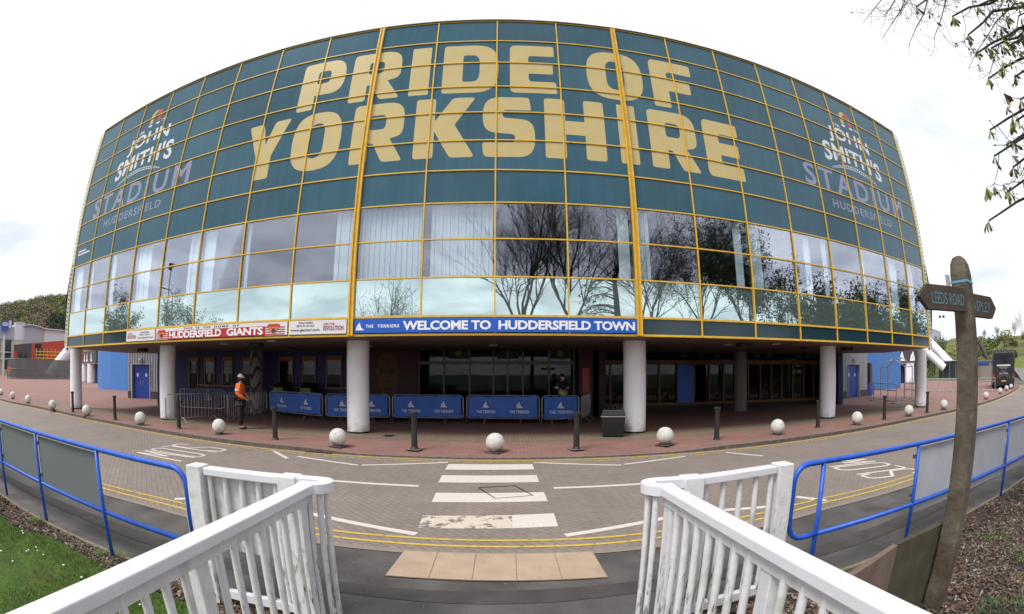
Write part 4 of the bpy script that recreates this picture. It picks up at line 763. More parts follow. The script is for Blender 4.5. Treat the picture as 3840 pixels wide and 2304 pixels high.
# curved sky-blue ends of the stands, concourse entries behind
def wallrun(name, P_, z1, mt, label, cat='wall', th=.4):
    t = thing(name, label, cat, (P_[0][0], P_[0][1], 0)); MB().prism(list(P_) + offset(list(P_), th)[::-1], 0, z1).obj('wall', mt, t); return t
wallrun('blue_wall', [(-45.5, 36.3), (-43, 34.9), (-40.5, 34.3), (-37.4, 34.0), (-30, 34)], 5.2, 'sky_blue_wall', 'curved sky-blue wall beside the left grey corrugated block')
wallrun('blue_wall', [(30, 33), (35.4, 35.1), (39.5, 36.2), (42.4, 36.8)], 5.2, 'sky_blue_wall', 'sky-blue wall between the right grey corrugated block and last column')
def entry(lab, A, Bp, sgn):
    A = Vector(A); Bv = Vector(Bp); d = (Bv - A).normalized(); t = thing('concourse_entry', lab, 'building', (*((A + Bv) / 2), 0)); up = Vector((0, 0, 1))
    m = MB(); Lg = (Bv - A).length
    m.bar((*A, 4.0), (*Bv, 4.0), .6, 1.9); m.obj('fascia', 'plinth_grey', t); MB().bar((*A, 3.0), (*Bv, 3.0), 1.2, .18).obj('canopy', 'column_grey', t); MB().bar((*A, 5.6), (*Bv, 5.6), .5, 1.3).obj('upper_wall', 'edging', t)
    n = Vector((d.y, -d.x)); n = n if n.dot(-A) > 0 else -n; m = MB(); k = .15
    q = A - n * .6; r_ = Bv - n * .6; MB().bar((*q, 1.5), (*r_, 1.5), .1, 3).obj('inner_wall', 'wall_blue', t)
    for f in (.12, .62): p = A + d * Lg * f; MB().lathe([(.9, 0), (.9, 2.95)], 20, (p.x, p.y, 0)).obj('pillar', 'column_paint', t, smooth='auto')
    m = MB()
    for f in (.1, .3, .62): p = A + d * Lg * f + n * .33; flat_text(m, DOG, lambda a, b, dd, p=p, d=d: Vector((p.x + d.x * a, p.y + d.y * a, b)), 0, 1.4, 3.35, 4.75)
    m.obj('dog_emblem', 'sign_text', t); return t
entry('concourse entry with round pillars and white dog emblems, beside the leftmost column', (-71, 53.0), (-60.5, 48.2), 1)
entry('concourse entry with round pillars and white dog emblems, beside the rightmost column', (57, 52.5), (63, 49.5), 1)
# ============================================================ STREET FURNITURE
ORD = ['first', 'second', 'third', 'fourth', 'fifth', 'sixth', 'seventh', 'eighth', 'ninth', 'tenth', 'eleventh']
# ball bollards along the kerb
t0 = thing('ball_bollard', 'pale concrete ball bollard straight across the zebra crossing', 'bollard', (0, 0, 0), group='concrete ball bollards along the kerb')
prof = [(.10, .02)] + [(.228 * math.sin(a), .235 - .228 * math.cos(a)) for a in [PI * (i + 2.4) / 18 for i in range(15)]] + [(.01, .463)]
MB().lathe(prof, 36).obj('ball', 'concrete_ball', t0, smooth=True); MB().lathe([(.12, 0), (.12, .03)], 24).obj('base', 'plinth_grey', t0); MB().box(-.2, .2, -.2, .2, .001, .006).obj('footing', 'kerb_face', t0)
balls = [(-35.4, 16.64), (-30.57, 15.45), (-25.95, 14.36), (-21.09, 13.35), (-17.11, 12.89), (-12.63, 12.25), (-8.62, 11.99), (-4.3, 11.29), (-.31, 11.23), (4.04, 11.6), (7.96, 12.15), (11.98, 12.67), (16.06, 13.38), (20.09, 14.10), (28.85, 16.18), (35.55, 18.35), (40.5, 20.1), (44.76, 21.6)]
index_kids()
for i, (x, y) in enumerate(balls):
    if i == 8: o = t0
    elif i < 8: o = copy_tree(t0, 'pale concrete ball bollard, %s one left of the ball facing the zebra crossing' % ORD[7 - i])
    else: o = copy_tree(t0, 'pale concrete ball bollard, %s one right of the ball facing the zebra crossing' % ORD[i - 9])
    o.location = (x, y, -.03 if abs(x) < 4 and y < 11.6 else 0); o.rotation_euler = (0, 0, i * 1.3)
# black cast bollards
t0 = thing('post_bollard', 'black cast bollard just left of the ball facing the zebra crossing', 'bollard', (0, 0, 0), group='black post bollards along the kerb')
MB().lathe([(.105, 0), (.105, .02), (.078, .05), (.070, .55), (.068, .78), (.075, .80), (.075, .83), (.070, .84)], 20).obj('post', 'bollard_black', t0, smooth='auto')
MB().lathe([(.070, .84), (.098, .86), (.098, .905), (.08, .915), (.01, .915)], 20).obj('cap', 'bollard_black', t0, smooth='auto')
MB().box(-.18, .18, -.18, .18, .001, .005).obj('footing', 'kerb_stone', t0)
index_kids()
posts = [(-19.12, 13.45), (-14.78, 12.75), (-10.69, 12.35), (-6.44, 11.78), (-2.29, 11.3), (1.67, 11.40), (5.72, 11.94), (10.16, 12.84), (14.09, 13.15), (18.03, 13.75)]
plab = ['slim black bollard beside the leftmost white column', 'slim black bollard between the leftmost and second white columns', 'slim black bollard at the outer end of the bare barrier', 'slim black bollard between the hi-vis worker and the third column', None, 'black bollard in front of the last blue banner', 'slim black bollard right of the black litter bin', 'slim black bollard in front of the fifth white column', 'slim black bollard between fifth and last white columns', 'slim black bollard beside the last white column']
for i, (x, y) in enumerate(posts):
    o = t0 if i == 4 else copy_tree(t0, plab[i]); o.location = (x, y, 0); o.rotation_euler = (0, 0, i * .7)

# crowd barriers and their banners
def barrier(A, Bp, label, bars=18, group='steel crowd barriers'):
    A = Vector(A); Bv = Vector(Bp); d = (Bv - A).normalized(); n = Vector((d.y, -d.x)); Lg = (Bv - A).length
    t = thing('crowd_barrier', label, 'barrier', (*((A + Bv) / 2), 0), group=group)
    P3 = lambda s, z, o=0: Vector((A.x + d.x * s + n.x * o, A.y + d.y * s + n.y * o, z)); r = .14; z0, z1 = .2, 1.06
    loop = []
    for cx, cz, a0 in ((r, z0 + r, PI), (Lg - r, z0 + r, 1.5 * PI), (Lg - r, z1 - r, 0), (r, z1 - r, PI / 2)):
        for j in range(5): a = a0 + j * PI / 8; loop.append(P3(cx + r * math.cos(a), cz + r * math.sin(a)))
    loop.append(loop[0]); MB().tube(loop, .019, 8, False).obj('frame', 'galv', t)
    if bars:
        m = MB()
        for i in range(1, bars): m.tube([P3(Lg * i / bars, z0), P3(Lg * i / bars, z1)], .0075, 5)
        m.obj('upright_bars', 'galv', t)
    for s in (.25 * Lg, .75 * Lg): MB().tube([P3(s, .02, .28), P3(s, .10, .20), P3(s, z0 + .02, 0), P3(s, .10, -.20), P3(s, .02, -.28)], .013, 6).obj('foot', 'galv', t)
    for s in (-.02, Lg + .02): MB().tube([P3(s, .05), P3(s, .95)], .012, 6).obj('end_post', 'galv_dark', t)
    return P3, Lg, d, n
def banner(P3, Lg, n, label, two=True, s0=.07):
    t = thing('banner', label, 'banner', P3(Lg / 2, .2), group='blue terrier banners on barriers'); mb = MB(); nx, nz = 26, 8; q = random.Random(int(Lg * 1000))
    ph = [q.uniform(0, 6) for _ in range(4)]; tilt = q.uniform(-.05, .05); f = lambda s, v: .045 + .008 * math.sin(s * 7 + ph[0] + v * 3) + .006 * math.sin(s * 17 + ph[1] - v * 5) + .004 * math.sin(v * 9 + s * 4 + ph[2])
    vs = []
    for i in range(nx + 1):
        for j in range(nz + 1):
            s = s0 + (Lg - 2 * s0) * i / nx; v = j / nz + tilt * (i / nx - .5); sag = .012 * math.sin(i * .9 + ph[3]) * (v if v > .5 else 1 - v); vs.append(P3(s, .24 + .78 * v + sag, f(s, v)))
    mb.add(vs, [(i * (nz + 1) + j, (i + 1) * (nz + 1) + j, (i + 1) * (nz + 1) + j + 1, i * (nz + 1) + j + 1) for i in range(nx) for j in range(nz)]); mb.obj('cloth', 'banner_blue', t, smooth=True)
    fr = lambda a, b, d_: P3(a, b, f(a, (b - .24) / .78) + .012)
    for c in ((.27, .73) if two else (.5,)):
        c = Lg * c; w = .36 if Lg > 2 else .43; m = MB(); V, F = place(m, text_poly('THE TERRIERS', .03, 1.2), lambda s, t_: (c - w + 2 * w * s, .40 + .11 * t_), [c - w + 2 * w * i / 8 for i in range(1, 8)]); m.add([fr(a, b, 0) for a, b in V], F); m.obj('lettering', 'sign_text', t)
        m = MB(); V, F = place(m, poly_fill(*DOG), lambda s, t_: (c - .12 + .25 * s, .60 + .22 * t_), [c]); m.add([fr(a, b, 0) for a, b in V], F); m.obj('dog_emblem', 'sign_text', t)
for A, Bp, lb, ln, two in (((-10.5, 18.8), (-7.2, 17.25), 'barrier under the blue banner nearest the bare barriers', 'long blue banner with two terrier emblems beside the bare barriers', True),
                      ((-7.05, 17.25), (-4.5, 17.5), 'barrier crossing behind the third white column', 'blue terrier banner partly hidden by the third white column', True),
                      ((-4.38, 17.52), (-1.68, 17.6), 'barrier just right of the third white column', 'blue terrier banner left of the entrance centre, behind a black bollard', True),
                      ((-1.54, 17.6), (1.14, 17.3), 'barrier straight behind the central ball bollard', 'blue terrier banner behind the central ball bollard', True),
                      ((1.24, 17.15), (2.6, 17.25), 'short barrier in front of the yellow-jacketed steward', 'short blue banner with a single terrier emblem', False)):
    P3, Lg, d, n = barrier(A, Bp, 'steel ' + lb, 0); banner(P3, Lg, n, ln, two)
barrier((2.68, 17.1), (3.4, 19.4), 'bare steel barrier turned end-on beside the black litter bin')
barrier((-11.85, 12.95), (-11.0, 16.0), 'bare steel barrier nearest the road, by the second white column')
barrier((-10.35, 15.0), (-10.62, 18.7), 'bare steel barrier behind the hi-vis worker', 22)
barrier((-15.6, 18.2), (-13.0, 18.6), 'bare steel barrier in shade before the ticket windows')

# black litter bin
t = thing('litter_bin', 'black square litter bin with ridged lid against the fourth white column', 'bin', (3.12, 13.5, 0))
m = MB(); c = Vector((3.1, 13.62)); rot_ = R(-14)
def rb(x, y, z): return (c.x + x * math.cos(rot_) - y * math.sin(rot_), c.y + x * math.sin(rot_) + y * math.cos(rot_), z)
def frus(m, w0, d0, z0, w1, d1, z1):
    vs = [rb(sx * w0, sy * d0, z0) for sx, sy in ((-1, -1), (1, -1), (1, 1), (-1, 1))] + [rb(sx * w1, sy * d1, z1) for sx, sy in ((-1, -1), (1, -1), (1, 1), (-1, 1))]
    return m.add(vs, [(3, 2, 1, 0), (4, 5, 6, 7), (0, 1, 5, 4), (1, 2, 6, 5), (2, 3, 7, 6), (3, 0, 4, 7)])
frus(MB(), .31, .31, .02, .35, .35, .60).obj('body', 'bin_black', t, bev=.02); frus(MB(), .36, .36, .60, .36, .36, .625).obj('rim', 'steel_trim', t)
frus(MB(), .35, .35, .625, .31, .31, .80).obj('lid', 'bin_black', t, bev=.02); m = MB()
for k in range(5): a = rb(-.25 + k * .12, -.28, .80); b_ = rb(-.25 + k * .12, .28, .80); mid = rb(-.25 + k * .12, 0, .88 - .02 * abs(k - 2)); m.tube([a, mid, b_], .03, 8)
m.obj('lid_ridges', 'bin_black', t); 
for s in (-.25, .25): MB().lathe([(.03, 0), (.03, .03)], 10, rb(s, -.2, 0)).obj('foot', 'black', t)

# ============================================================ NEAR FENCES
def fence(side, label):
    """white timber guardrail: long rail towards the viewer, rounded corner, short wing"""
    s = side; t = thing('white_fence', label, 'fence', ((-1.4 if s < 0 else 1.15), 2.8, RZ))
    if s < 0: xo = lambda y: -1.48 + .038 * (y - .5); w = .125; yc = 2.84; wy = 3.005; x_end = -2.42; x_mid = -1.54; zt = 1.1; cap = (-1.10, 2.93)
    else: xo = lambda y: 1.275 - .082 * (y - .5); w = .115; yc = 2.88; wy = 3.07; x_end = 2.17; x_mid = 1.28; zt = 1.1; cap = (.84, 2.99)
    ya, yb = -1.6, yc
    A = (xo(ya) - s * w / 2, ya, zt - .03); Bq = (xo(yb) - s * w / 2, yb, zt - .03)
    MB().bar(A, Bq, w, .06).obj('top_rail', 'rail_paint', t, bev=.008)
    A = (xo(ya) - s * w / 2, ya, zt - .11); Bq = (xo(yb) - s * w / 2, yb, zt - .095)
    MB().bar(A, Bq, .03, .07).obj('under_rail', 'picket_paint', t); MB().bar((A[0], A[1], .06), (Bq[0], Bq[1], .06), .05, .08).obj('bottom_rail', 'picket_paint', t)
    # rounded corner cap: a C-shaped strip from the rail end round to the wing
    if s < 0: cx0, y0c, y1c = -1.30, 2.845, 3.005
    else: cx0, y0c, y1c = 1.02, 2.875, 3.055
    far_y = y1c; hw = .052; ym = (y0c + y1c) / 2; rm = (y1c - y0c) / 2; q = -s      # nose points to +x on the left fence
    xr = xo(yb); o_ = [(xr, y0c - hw)] + [(cx0 + q * (rm + hw) * math.cos(a), ym + (rm + hw) * math.sin(a)) for a in [-PI / 2 + PI * j / 12 for j in range(13)]] + [(x_mid, y1c + hw), (x_mid, y1c - hw)]
    i_ = [(cx0 + q * (rm - hw) * math.cos(a), ym + (rm - hw) * math.sin(a)) for a in [PI / 2 - PI * j / 8 for j in range(9)]] + [(xr, y0c + hw)]
    m = MB(); m.prism(o_ + i_, zt - .065, zt + .003); m.obj('corner_cap', 'rail_paint', t, bev=.006); tipx = cx0
    # pickets
    k = yc - .07; i = 0
    while k > -1.5:
        x = xo(k) - s * w / 2; post = i % 8 == 0; i += 1
        if post: MB().bar((x + s * .045, k, -.1), (x + s * .045, k, zt - .06), .10, .10, (0, 1, 0)).obj('post', 'picket_paint', t, bev=.006)
        else: MB().tube([(x, k, .02), (x, k, zt - .08)], .0235, 10).obj('picket', 'picket_paint', t, smooth='auto')
        k -= .142
    for j in range(3): MB().tube([(cx0 + s * (.02 + .07 * j) - s * .0, y0c, .02), (cx0 + s * (.02 + .07 * j), y0c, zt - .06)], .021, 10).obj('picket', 'picket_paint', t, smooth='auto')
    for j in range(3): a = -.9 + j * .9; MB().tube([(cx0 + q * rm * math.cos(a), ym + rm * math.sin(a), .02), (cx0 + q * rm * math.cos(a), ym + rm * math.sin(a), zt - .06)], .021, 10).obj('picket', 'picket_paint', t, smooth='auto')
    MB().tube([(cx0 + s * .08, y0c, .05), (cx0, y0c, .05), (cx0 + q * rm * .9, ym, .05), (cx0, y1c, .05)], .025, 6).obj('bottom_rail', 'picket_paint', t)
    # wing
    MB().bar((x_mid, far_y, zt - .03), (x_end - s * .1, wy + (0 if s < 0 else .12), zt - .03), .11, .06).obj('top_rail', 'rail_paint', t, bev=.008)
    MB().bar((x_mid, far_y, .02), (x_end - s * .1, wy + (0 if s < 0 else .12), .02), .06, .07).obj('bottom_rail', 'rail_paint', t)
    for x, yy in ((x_end, wy + (0 if s < 0 else .13)), (x_mid, far_y)): MB().box(x - .075, x + .075, yy - .075, yy + .075, -.25, zt + .008).obj('post', 'picket_paint', t, bev=.008)
    n_ = 5
    for j in range(n_): f = (j + .8) / (n_ + .6); x = x_mid + (x_end - x_mid) * f; yy = far_y + (wy + (0 if s < 0 else .12) - far_y) * f; MB().tube([(x, yy, .04), (x, yy, zt - .05)], .0235, 10).obj('picket', 'picket_paint', t, smooth='auto')
    if s < 0:
        MB().box(x_mid - .78, x_mid - .08, wy + .035, wy + .05, .42, zt - .06).obj('infill_board', 'picket_paint', t); MB().box(x_end - .17, x_end - .08, wy - .02, wy + .03, .40, .78).obj('bracket_board', 'picket_paint', t)
fence(-1, 'white painted picket guardrail on the left of the path, streaked with green algae')
fence(1, 'white painted picket guardrail on the right of the path')

def railing(name, label, xs, ys, x_open, side, panel_m, panel_from, zb, panel_label, pname):
    t = thing(name, label, 'railing', (xs[0], ys[0], RZ)); zt = 1.06; zm = .40 if side > 0 else .42; r = .026
    Y = lambda x: ys[0] + (ys[-1] - ys[0]) * (x - xs[0]) / (xs[-1] - xs[0]); rr = .16; s = side; xo = x_open
    top = [(xs[-1] + s * .5, Y(xs[-1] + s * .5), zt)] + [(x, Y(x), zt) for x in (xs[-1], xs[0])]
    for j in range(6): a = PI / 2 * j / 5; top.append((xo + s * (rr - rr * math.sin(a)), Y(xo), zt - rr + rr * math.cos(a)))
    if s > 0:
        for j in range(6): a = PI / 2 * j / 5; top.append((xo + s * (rr - rr * math.cos(a)), Y(xo), zm + rr - rr * math.sin(a)))
        top.append((xs[0], Y(xs[0]), zm))
        MB().tube(top, r, 10).obj('top_rail', 'rail_blue', t, smooth=True)
        MB().tube([(xs[0], Y(xs[0]), zm), (xs[-1] + s * .5, Y(xs[-1] + s * .5), zm)], r * .94, 10).obj('mid_rail', 'rail_blue', t, smooth=True)
    else:
        top += [(xo, Y(xo), .5)]; MB().tube(top, r, 10).obj('top_rail', 'rail_blue', t, smooth=True)
        MB().tube([(xo + .3, Y(xo), zm - .01), (xs[-1] + s * .5, Y(xs[-1] + s * .5), zm)], r * .96, 10).obj('mid_rail', 'rail_blue', t, smooth=True)
    for x in xs: MB().tube([(x, Y(x), -.14), (x, Y(x), zt)], .024, 10).obj('post', 'rail_blue', t, smooth=True)
    for x in xs[1:]:
        for zc_ in (zm + .10, zt - .14): MB().box(x - .045, x + .045, Y(x) + .015, Y(x) + .05, zc_ - .02, zc_ + .02).obj('panel_clamp', 'galv_dark', t)
    for i in range(panel_from, len(xs) - 1):
        a, b = xs[i] + s * .03, xs[i + 1] - s * .03; yo = .035
        MB().prism([(a, Y(a) + yo), (b, Y(b) + yo), (b, Y(b) + yo + .008), (a, Y(a) + yo + .008)], zb, zt - .05).obj(pname, panel_m, t)
railing('blue_railing', 'blue tubular railing with smoked panels left of the white fence', [-4.03, -5.82, -7.62, -9.4, -11.2, -13.0, -14.8], [3.14, 3.27, 3.40, 3.55, 3.75, 4.0, 4.2], -2.56, -1, 'tinted_panel', 0, .42, '', 'tinted_panel')
railing('blue_railing', 'blue tubular railing with pale grey panels right of the white fence', [2.70, 4.29, 5.80, 7.30, 8.9, 10.5, 12.1], [3.28, 3.36, 3.42, 3.5, 3.6, 3.7, 3.8], 2.35, 1, 'panel_white', 1, .28, '', 'panel')

# wooden fingerpost
t = thing('signpost', 'weathered wooden fingerpost with two pointed arms standing in the bark bed', 'signpost', (3.29, 2.04, RZ)); bx, by = 3.29, 2.04
def sq(z, h, lean=0): 
    a0 = R(14); return [(bx + lean * (z) + h * math.cos(a0 + k * PI / 2 + PI / 4) * 1.41, by + h * math.sin(a0 + k * PI / 2 + PI / 4) * 1.41, z) for k in range(4)]
m = MB(); lv = [(-.3, .086), (.6, .085), (1.4, .084), (2.2, .082), (2.50, .080), (2.58, .072), (2.625, .052), (2.645, .025)]; vs = []
q = random.Random(2)
for z, h in lv: vs += sq(z, h * q.uniform(.985, 1.015), -.006)
m.add(vs, [(i * 4 + j, i * 4 + (j + 1) % 4, i * 4 + 4 + (j + 1) % 4, i * 4 + 4 + j) for i in range(len(lv) - 1) for j in range(4)] + [(len(lv) * 4 - 4, len(lv) * 4 - 3, len(lv) * 4 - 2, len(lv) * 4 - 1)]); m.obj('post', 'old_oak', t, bev=.012)
m = MB(); m.add(sq(2.437, .0835, -.006) + sq(2.455, .0835, -.006), [(j, (j + 1) % 4, 4 + (j + 1) % 4, 4 + j) for j in range(4)]); m.obj('strap', 'strap_blue', t)
def finger(x0, y0, x1, y1, zc, txt, h=.17, th=.045, tip=.09, ta=.1, tb=.9):
    A = Vector((x0, y0)); Bv = Vector((x1, y1)); d = (Bv - A).normalized(); n = Vector((d.y, -d.x)); n = n if n.dot(-A) > 0 else -n; Lg = (Bv - A).length
    prof = [(0, -h / 2), (Lg - tip, -h / 2), (Lg, 0), (Lg - tip, h / 2), (0, h / 2)]
    P = lambda s, z, o: Vector((A.x + d.x * s + n.x * o, A.y + d.y * s + n.y * o, zc + z)); vs = [P(s, z, th / 2) for s, z in prof] + [P(s, z, -th / 2) for s, z in prof]
    a = MB().add(vs, [(0, 1, 2, 3, 4), (9, 8, 7, 6, 5)] + [(i, i + 5, (i + 1) % 5 + 5, (i + 1) % 5) for i in range(5)]).obj('sign_arm', 'sign_oak', t, bev=.004)
    m = MB(); fl = n.x * d.y - n.y * d.x
    if d.x < 0: fr = lambda s, z, o: P(Lg - s, z, th / 2 + .003)
    else: fr = lambda s, z, o: P(s, z, th / 2 + .003)
    flat_text(m, txt, fr, Lg * ta, Lg * tb, -.045, .035, .006, space=1.05); m.obj('lettering', 'letter_blue', a)
finger(3.16, 1.955, 2.63, 2.07, 2.30, 'LEEDS ROAD', ta=.24, tb=.93)
finger(3.30, 2.03, 3.81, 2.0, 2.29, 'ASPLEY', ta=.12, tb=.76)
MB().box(3.12, 3.17, 2.10, 2.115, 2.35, 2.50).obj('small_plate', 'panel_white', t)
# low folded screen panel by the post
t = thing('low_screen_wall', 'low stained concrete screen with a folded corner behind the signpost', 'wall', (2.58, 2.10, 0))
MB().prism([(2.58, 2.09), (3.42, 2.15), (3.42, 2.20), (2.58, 2.14)], -.1, .67).obj('panel', 'dark_panel', t); MB().prism([(1.95, 1.90), (2.577, 2.09), (2.577, 2.14), (1.93, 1.95)], -.1, .665).obj('panel', 'concrete_panel', t)  # two leaves of one screen, the one by the post darker

# queue rails and shelter at the right service block
def qrail(pts, label, z=(1.1, .72, .12)):
    t = thing('queue_rail', label, 'railing', (*pts[0], 0), group='galvanised queue rails'); m = MB()
    for zz in z: 
        m.tube([(x, y, zz) for x, y in pts], .028, 8)
    m.obj('rail', 'galv', t)
    for x, y in pts: MB().tube([(x, y, 0), (x, y, z[0])], .03, 8).obj('post', 'galv', t); MB().box(x - .3, x + .3, y - .12, y + .12, 0, .05).obj('foot', 'galv', t)
qrail([(25.2, 25.2), (23.1, 22.7), (21.9, 19.4)], 'galvanised queue rail running from the blue doors towards the last column')
qrail([(24.6, 21.0), (22.8, 18.0)], 'short galvanised queue rail just left of the last white column')
qrail([(35.5, 29.5), (36.4, 27.8), (36.95, 26.68), (37.6, 25.26), (38.2, 23.8), (38.74, 22.39), (39.25, 20.89)], 'long galvanised queue rail between last column and coach', (1.1, .85, .12))
t = thing('shelter', 'arched glass turnstile shelter against the sky-blue wall', 'shelter', (23, 22, 0)); m = MB()
for x, y in ((22.83, 21.02), (25.6, 24.4), (26.9, 22.9), (24.2, 19.9)): m.tube([(x, y, 0), (x, y, 2.1)], .035, 8)
m.obj('posts_frame', 'galv', t); m = MB()
for a, b in (((22.83, 21.02), (24.2, 19.9)), ((25.6, 24.4), (26.9, 22.9))):
    m.tube([(a[0] + (b[0] - a[0]) * k / 8, a[1] + (b[1] - a[1]) * k / 8, 2.1 + .5 * math.sin(PI * k / 8)) for k in range(9)], .03, 6)
for k in (0, 4, 8): m.tube([(22.83 + (24.2 - 22.83) * k / 8, 21.02 + (19.9 - 21.02) * k / 8, 2.1 + .5 * math.sin(PI * k / 8)), (25.6 + 1.3 * k / 8, 24.4 - 1.5 * k / 8, 2.1 + .5 * math.sin(PI * k / 8))], .03, 6)
m.obj('roof_frame', 'galv', t)
t = thing('turnstile_hatch', 'dark open turnstile hatch between the corrugated block and blue wall', 'turnstile', (29, 28, 0)); MB().prism([(27.5, 27.5), (30.5, 30.2), (30.3, 30.5), (27.3, 27.8)], .9, 2.5).obj('shutter', 'black', t); MB().prism([(27.4, 27.2), (30.6, 30.1), (30.3, 30.5), (27.1, 27.6)], .0, .9).obj('base', 'royal_blue', t)
# ============================================================ PEOPLE
def skin(nodes, edges, name, mt, parent, sub=1, root=None):
    names = list(nodes); me = bpy.data.meshes.new(name); me.from_pydata([nodes[k][:3] for k in names], [(names.index(a), names.index(b)) for a, b in edges], [])
    o = bpy.data.objects.new('tmp', me); COL.objects.link(o); sm = o.modifiers.new('s', 'SKIN'); sm.use_smooth_shade = True
    if sub: o.modifiers.new('u', 'SUBSURF').levels = sub
    for i, k in enumerate(names):
        r = nodes[k][3]; r = r if isinstance(r, tuple) else (r, r); me.skin_vertices[0].data[i].radius = r
    me.skin_vertices[0].data[names.index(root or names[0])].use_root = True
    dg = bpy.context.evaluated_depsgraph_get(); dg.update(); m2 = bpy.data.meshes.new_from_object(o.evaluated_get(dg)); bpy.data.objects.remove(o)
    for v in m2.vertices: pass
    m2.materials.clear(); m2.materials.append(M[mt]); return link(name, m2, parent)
def person(label, loc, rz, top, low, trouser, h=1.75, pose='belly', hat=None, mask=False):
    """built facing +x, feet at the origin"""
    t = thing('person', label, 'person'); k = h / 1.75
    J = {'pel': (0, 0, .95, (.12, .16)), 'waist': (.0, 0, 1.10, (.105, .145)), 'chest': (.0, 0, 1.32, (.12, .17)), 'neckb': (-.01, 0, 1.46, (.075, .09)), 'neck': (.01, 0, 1.52, .055), 'head': (.03, 0, 1.63, (.095, .08)), 'crown': (.015, 0, 1.70, (.085, .072)),
         'hl': (0, .09, .90, .095), 'kl': (.02, .10, .50, .062), 'al': (-.03, .10, .09, .042), 'tl': (.12, .11, .04, .036), 'hr': (0, -.09, .90, .095), 'kr': (.03, -.10, .50, .062), 'ar': (.0, -.10, .09, .042), 'tr': (.16, -.11, .04, .036)}
    if pose == 'belly': J.update({'sl': (0, .19, 1.42, .062), 'el': (-.02, .26, 1.15, .047), 'wl': (.20, .18, 1.04, .034), 'sr': (0, -.19, 1.42, .062), 'er': (-.02, -.26, 1.15, .047), 'wr': (.20, -.18, 1.02, .034)})
    else: J.update({'sl': (0, .19, 1.42, .062), 'el': (-.03, .24, 1.14, .047), 'wl': (.05, .23, .88, .034), 'sr': (0, -.19, 1.42, .062), 'er': (-.03, -.24, 1.14, .047), 'wr': (.05, -.23, .88, .034)})
    hl = Vector(J['wl'][:3]); hr = Vector(J['wr'][:3]); el = Vector(J['el'][:3]); er = Vector(J['er'][:3])
    for s, w, e_ in (('l', hl, el), ('r', hr, er)):
        d = (w - e_).normalized(); p = w + d * .07; J['p' + s] = (*p, (.036, .02)); sd_ = Vector((0, 1, 0)) * (1 if s == 'l' else -1)
        up_ = d.cross(Vector((0, 1, 0))).normalized()
        for i in range(4): f0 = p + up_ * (.024 - .016 * i) + d * .02; ln = (.06, .07, .065, .05)[i]; J['f%s%d' % (s, i)] = (*(f0 + d * .03), .010); J['g%s%d' % (s, i)] = (*(f0 + d * (.03 + ln * .7) - sd_ * .02), .008)
        J['th' + s] = (*(w + d * .04 + up_ * .045), .011)
    J = {a: (b[0] * k, b[1] * k, b[2] * k, tuple(x * k for x in b[3]) if isinstance(b[3], tuple) else b[3] * k) for a, b in J.items()}
    Eg = [('pel', 'waist'), ('waist', 'chest'), ('chest', 'neckb'), ('neckb', 'neck'), ('neck', 'head'), ('head', 'crown'), ('chest', 'sl'), ('sl', 'el'), ('el', 'wl'), ('wl', 'pl'), ('chest', 'sr'), ('sr', 'er'), ('er', 'wr'), ('wr', 'pr'), ('pel', 'hl'), ('hl', 'kl'), ('kl', 'al'), ('al', 'tl'), ('pel', 'hr'), ('hr', 'kr'), ('kr', 'ar'), ('ar', 'tr')]
    for s in 'lr':
        Eg += [('w' + s, 'th' + s)]
        for i in range(4): Eg += [('p' + s, 'f%s%d' % (s, i)), ('f%s%d' % (s, i), 'g%s%d' % (s, i))]
    body = skin(J, Eg, 'body', 'skin', t, 1, 'pel')
    G = lambda ks, add: {a: (J[a][0], J[a][1], J[a][2], tuple(x + add for x in J[a][3]) if isinstance(J[a][3], tuple) else J[a][3] + add) for a in ks}
    jk = G(['waist', 'chest', 'neckb', 'sl', 'el', 'wl', 'sr', 'er', 'wr'], .040 * k); skin(jk, [('waist', 'chest'), ('chest', 'neckb'), ('chest', 'sl'), ('sl', 'el'), ('el', 'wl'), ('chest', 'sr'), ('sr', 'er'), ('er', 'wr')], 'jacket', top, t, 1, 'chest')
    sk = G(['pel', 'waist'], .032 * k); sk['hem'] = (0, 0, .82 * k, (.15 * k, .18 * k)); skin(sk, [('waist', 'pel'), ('pel', 'hem')], 'jacket_hem', low, t, 1, 'pel')
    tr = G(['pel', 'hl', 'kl', 'hr', 'kr'], .018 * k)
    for s in 'lr': a = J['a' + s]; tr['c' + s] = (a[0], a[1], a[2] + .02, a[3] + .022 * k)
    skin(tr, [('pel', 'hl'), ('hl', 'kl'), ('kl', 'cl'), ('pel', 'hr'), ('hr', 'kr'), ('kr', 'cr')], 'trousers', trouser, t, 1, 'pel')
    for s in 'lr': a, b = J['a' + s], J['t' + s]; skin({'a': (a[0] - .03, a[1], .055, .05), 'b': (b[0], b[1], .045, (.045, .045)), 'c': (b[0] + .05, b[1], .035, (.035, .03))}, [('a', 'b'), ('b', 'c')], 'shoe', 'black', t)
    for z, ax, ay in ((1.0 * k, .158, .198),) if low != top else ((1.0 * k, .158, .198), (1.15 * k, .15, .19)):
        m = MB(); n_ = 24
        vs = [(ax * k * math.cos(2 * PI * j / n_), ay * k * math.sin(2 * PI * j / n_), z + dz) for dz in (-.025, .025) for j in range(n_)]; m.add(vs, [(j, (j + 1) % n_, n_ + (j + 1) % n_, n_ + j) for j in range(n_)]); m.obj('reflective_band', 'reflective', t, smooth=True)
    for s in 'lr': a = Vector(J['s' + s][:3]); b = Vector(J['e' + s][:3]); c = a + (b - a) * .6; dd = (b - a).normalized() * .03; m = MB(); m.tube([c - dd, c + dd], .100 * k, 12, False); m.obj('reflective_band', 'reflective', t, smooth=True)
    hx, hz = J['crown'][0], J['crown'][2]
    # face
    fx = J['head'][0] + .093 * k; fz = J['head'][2]
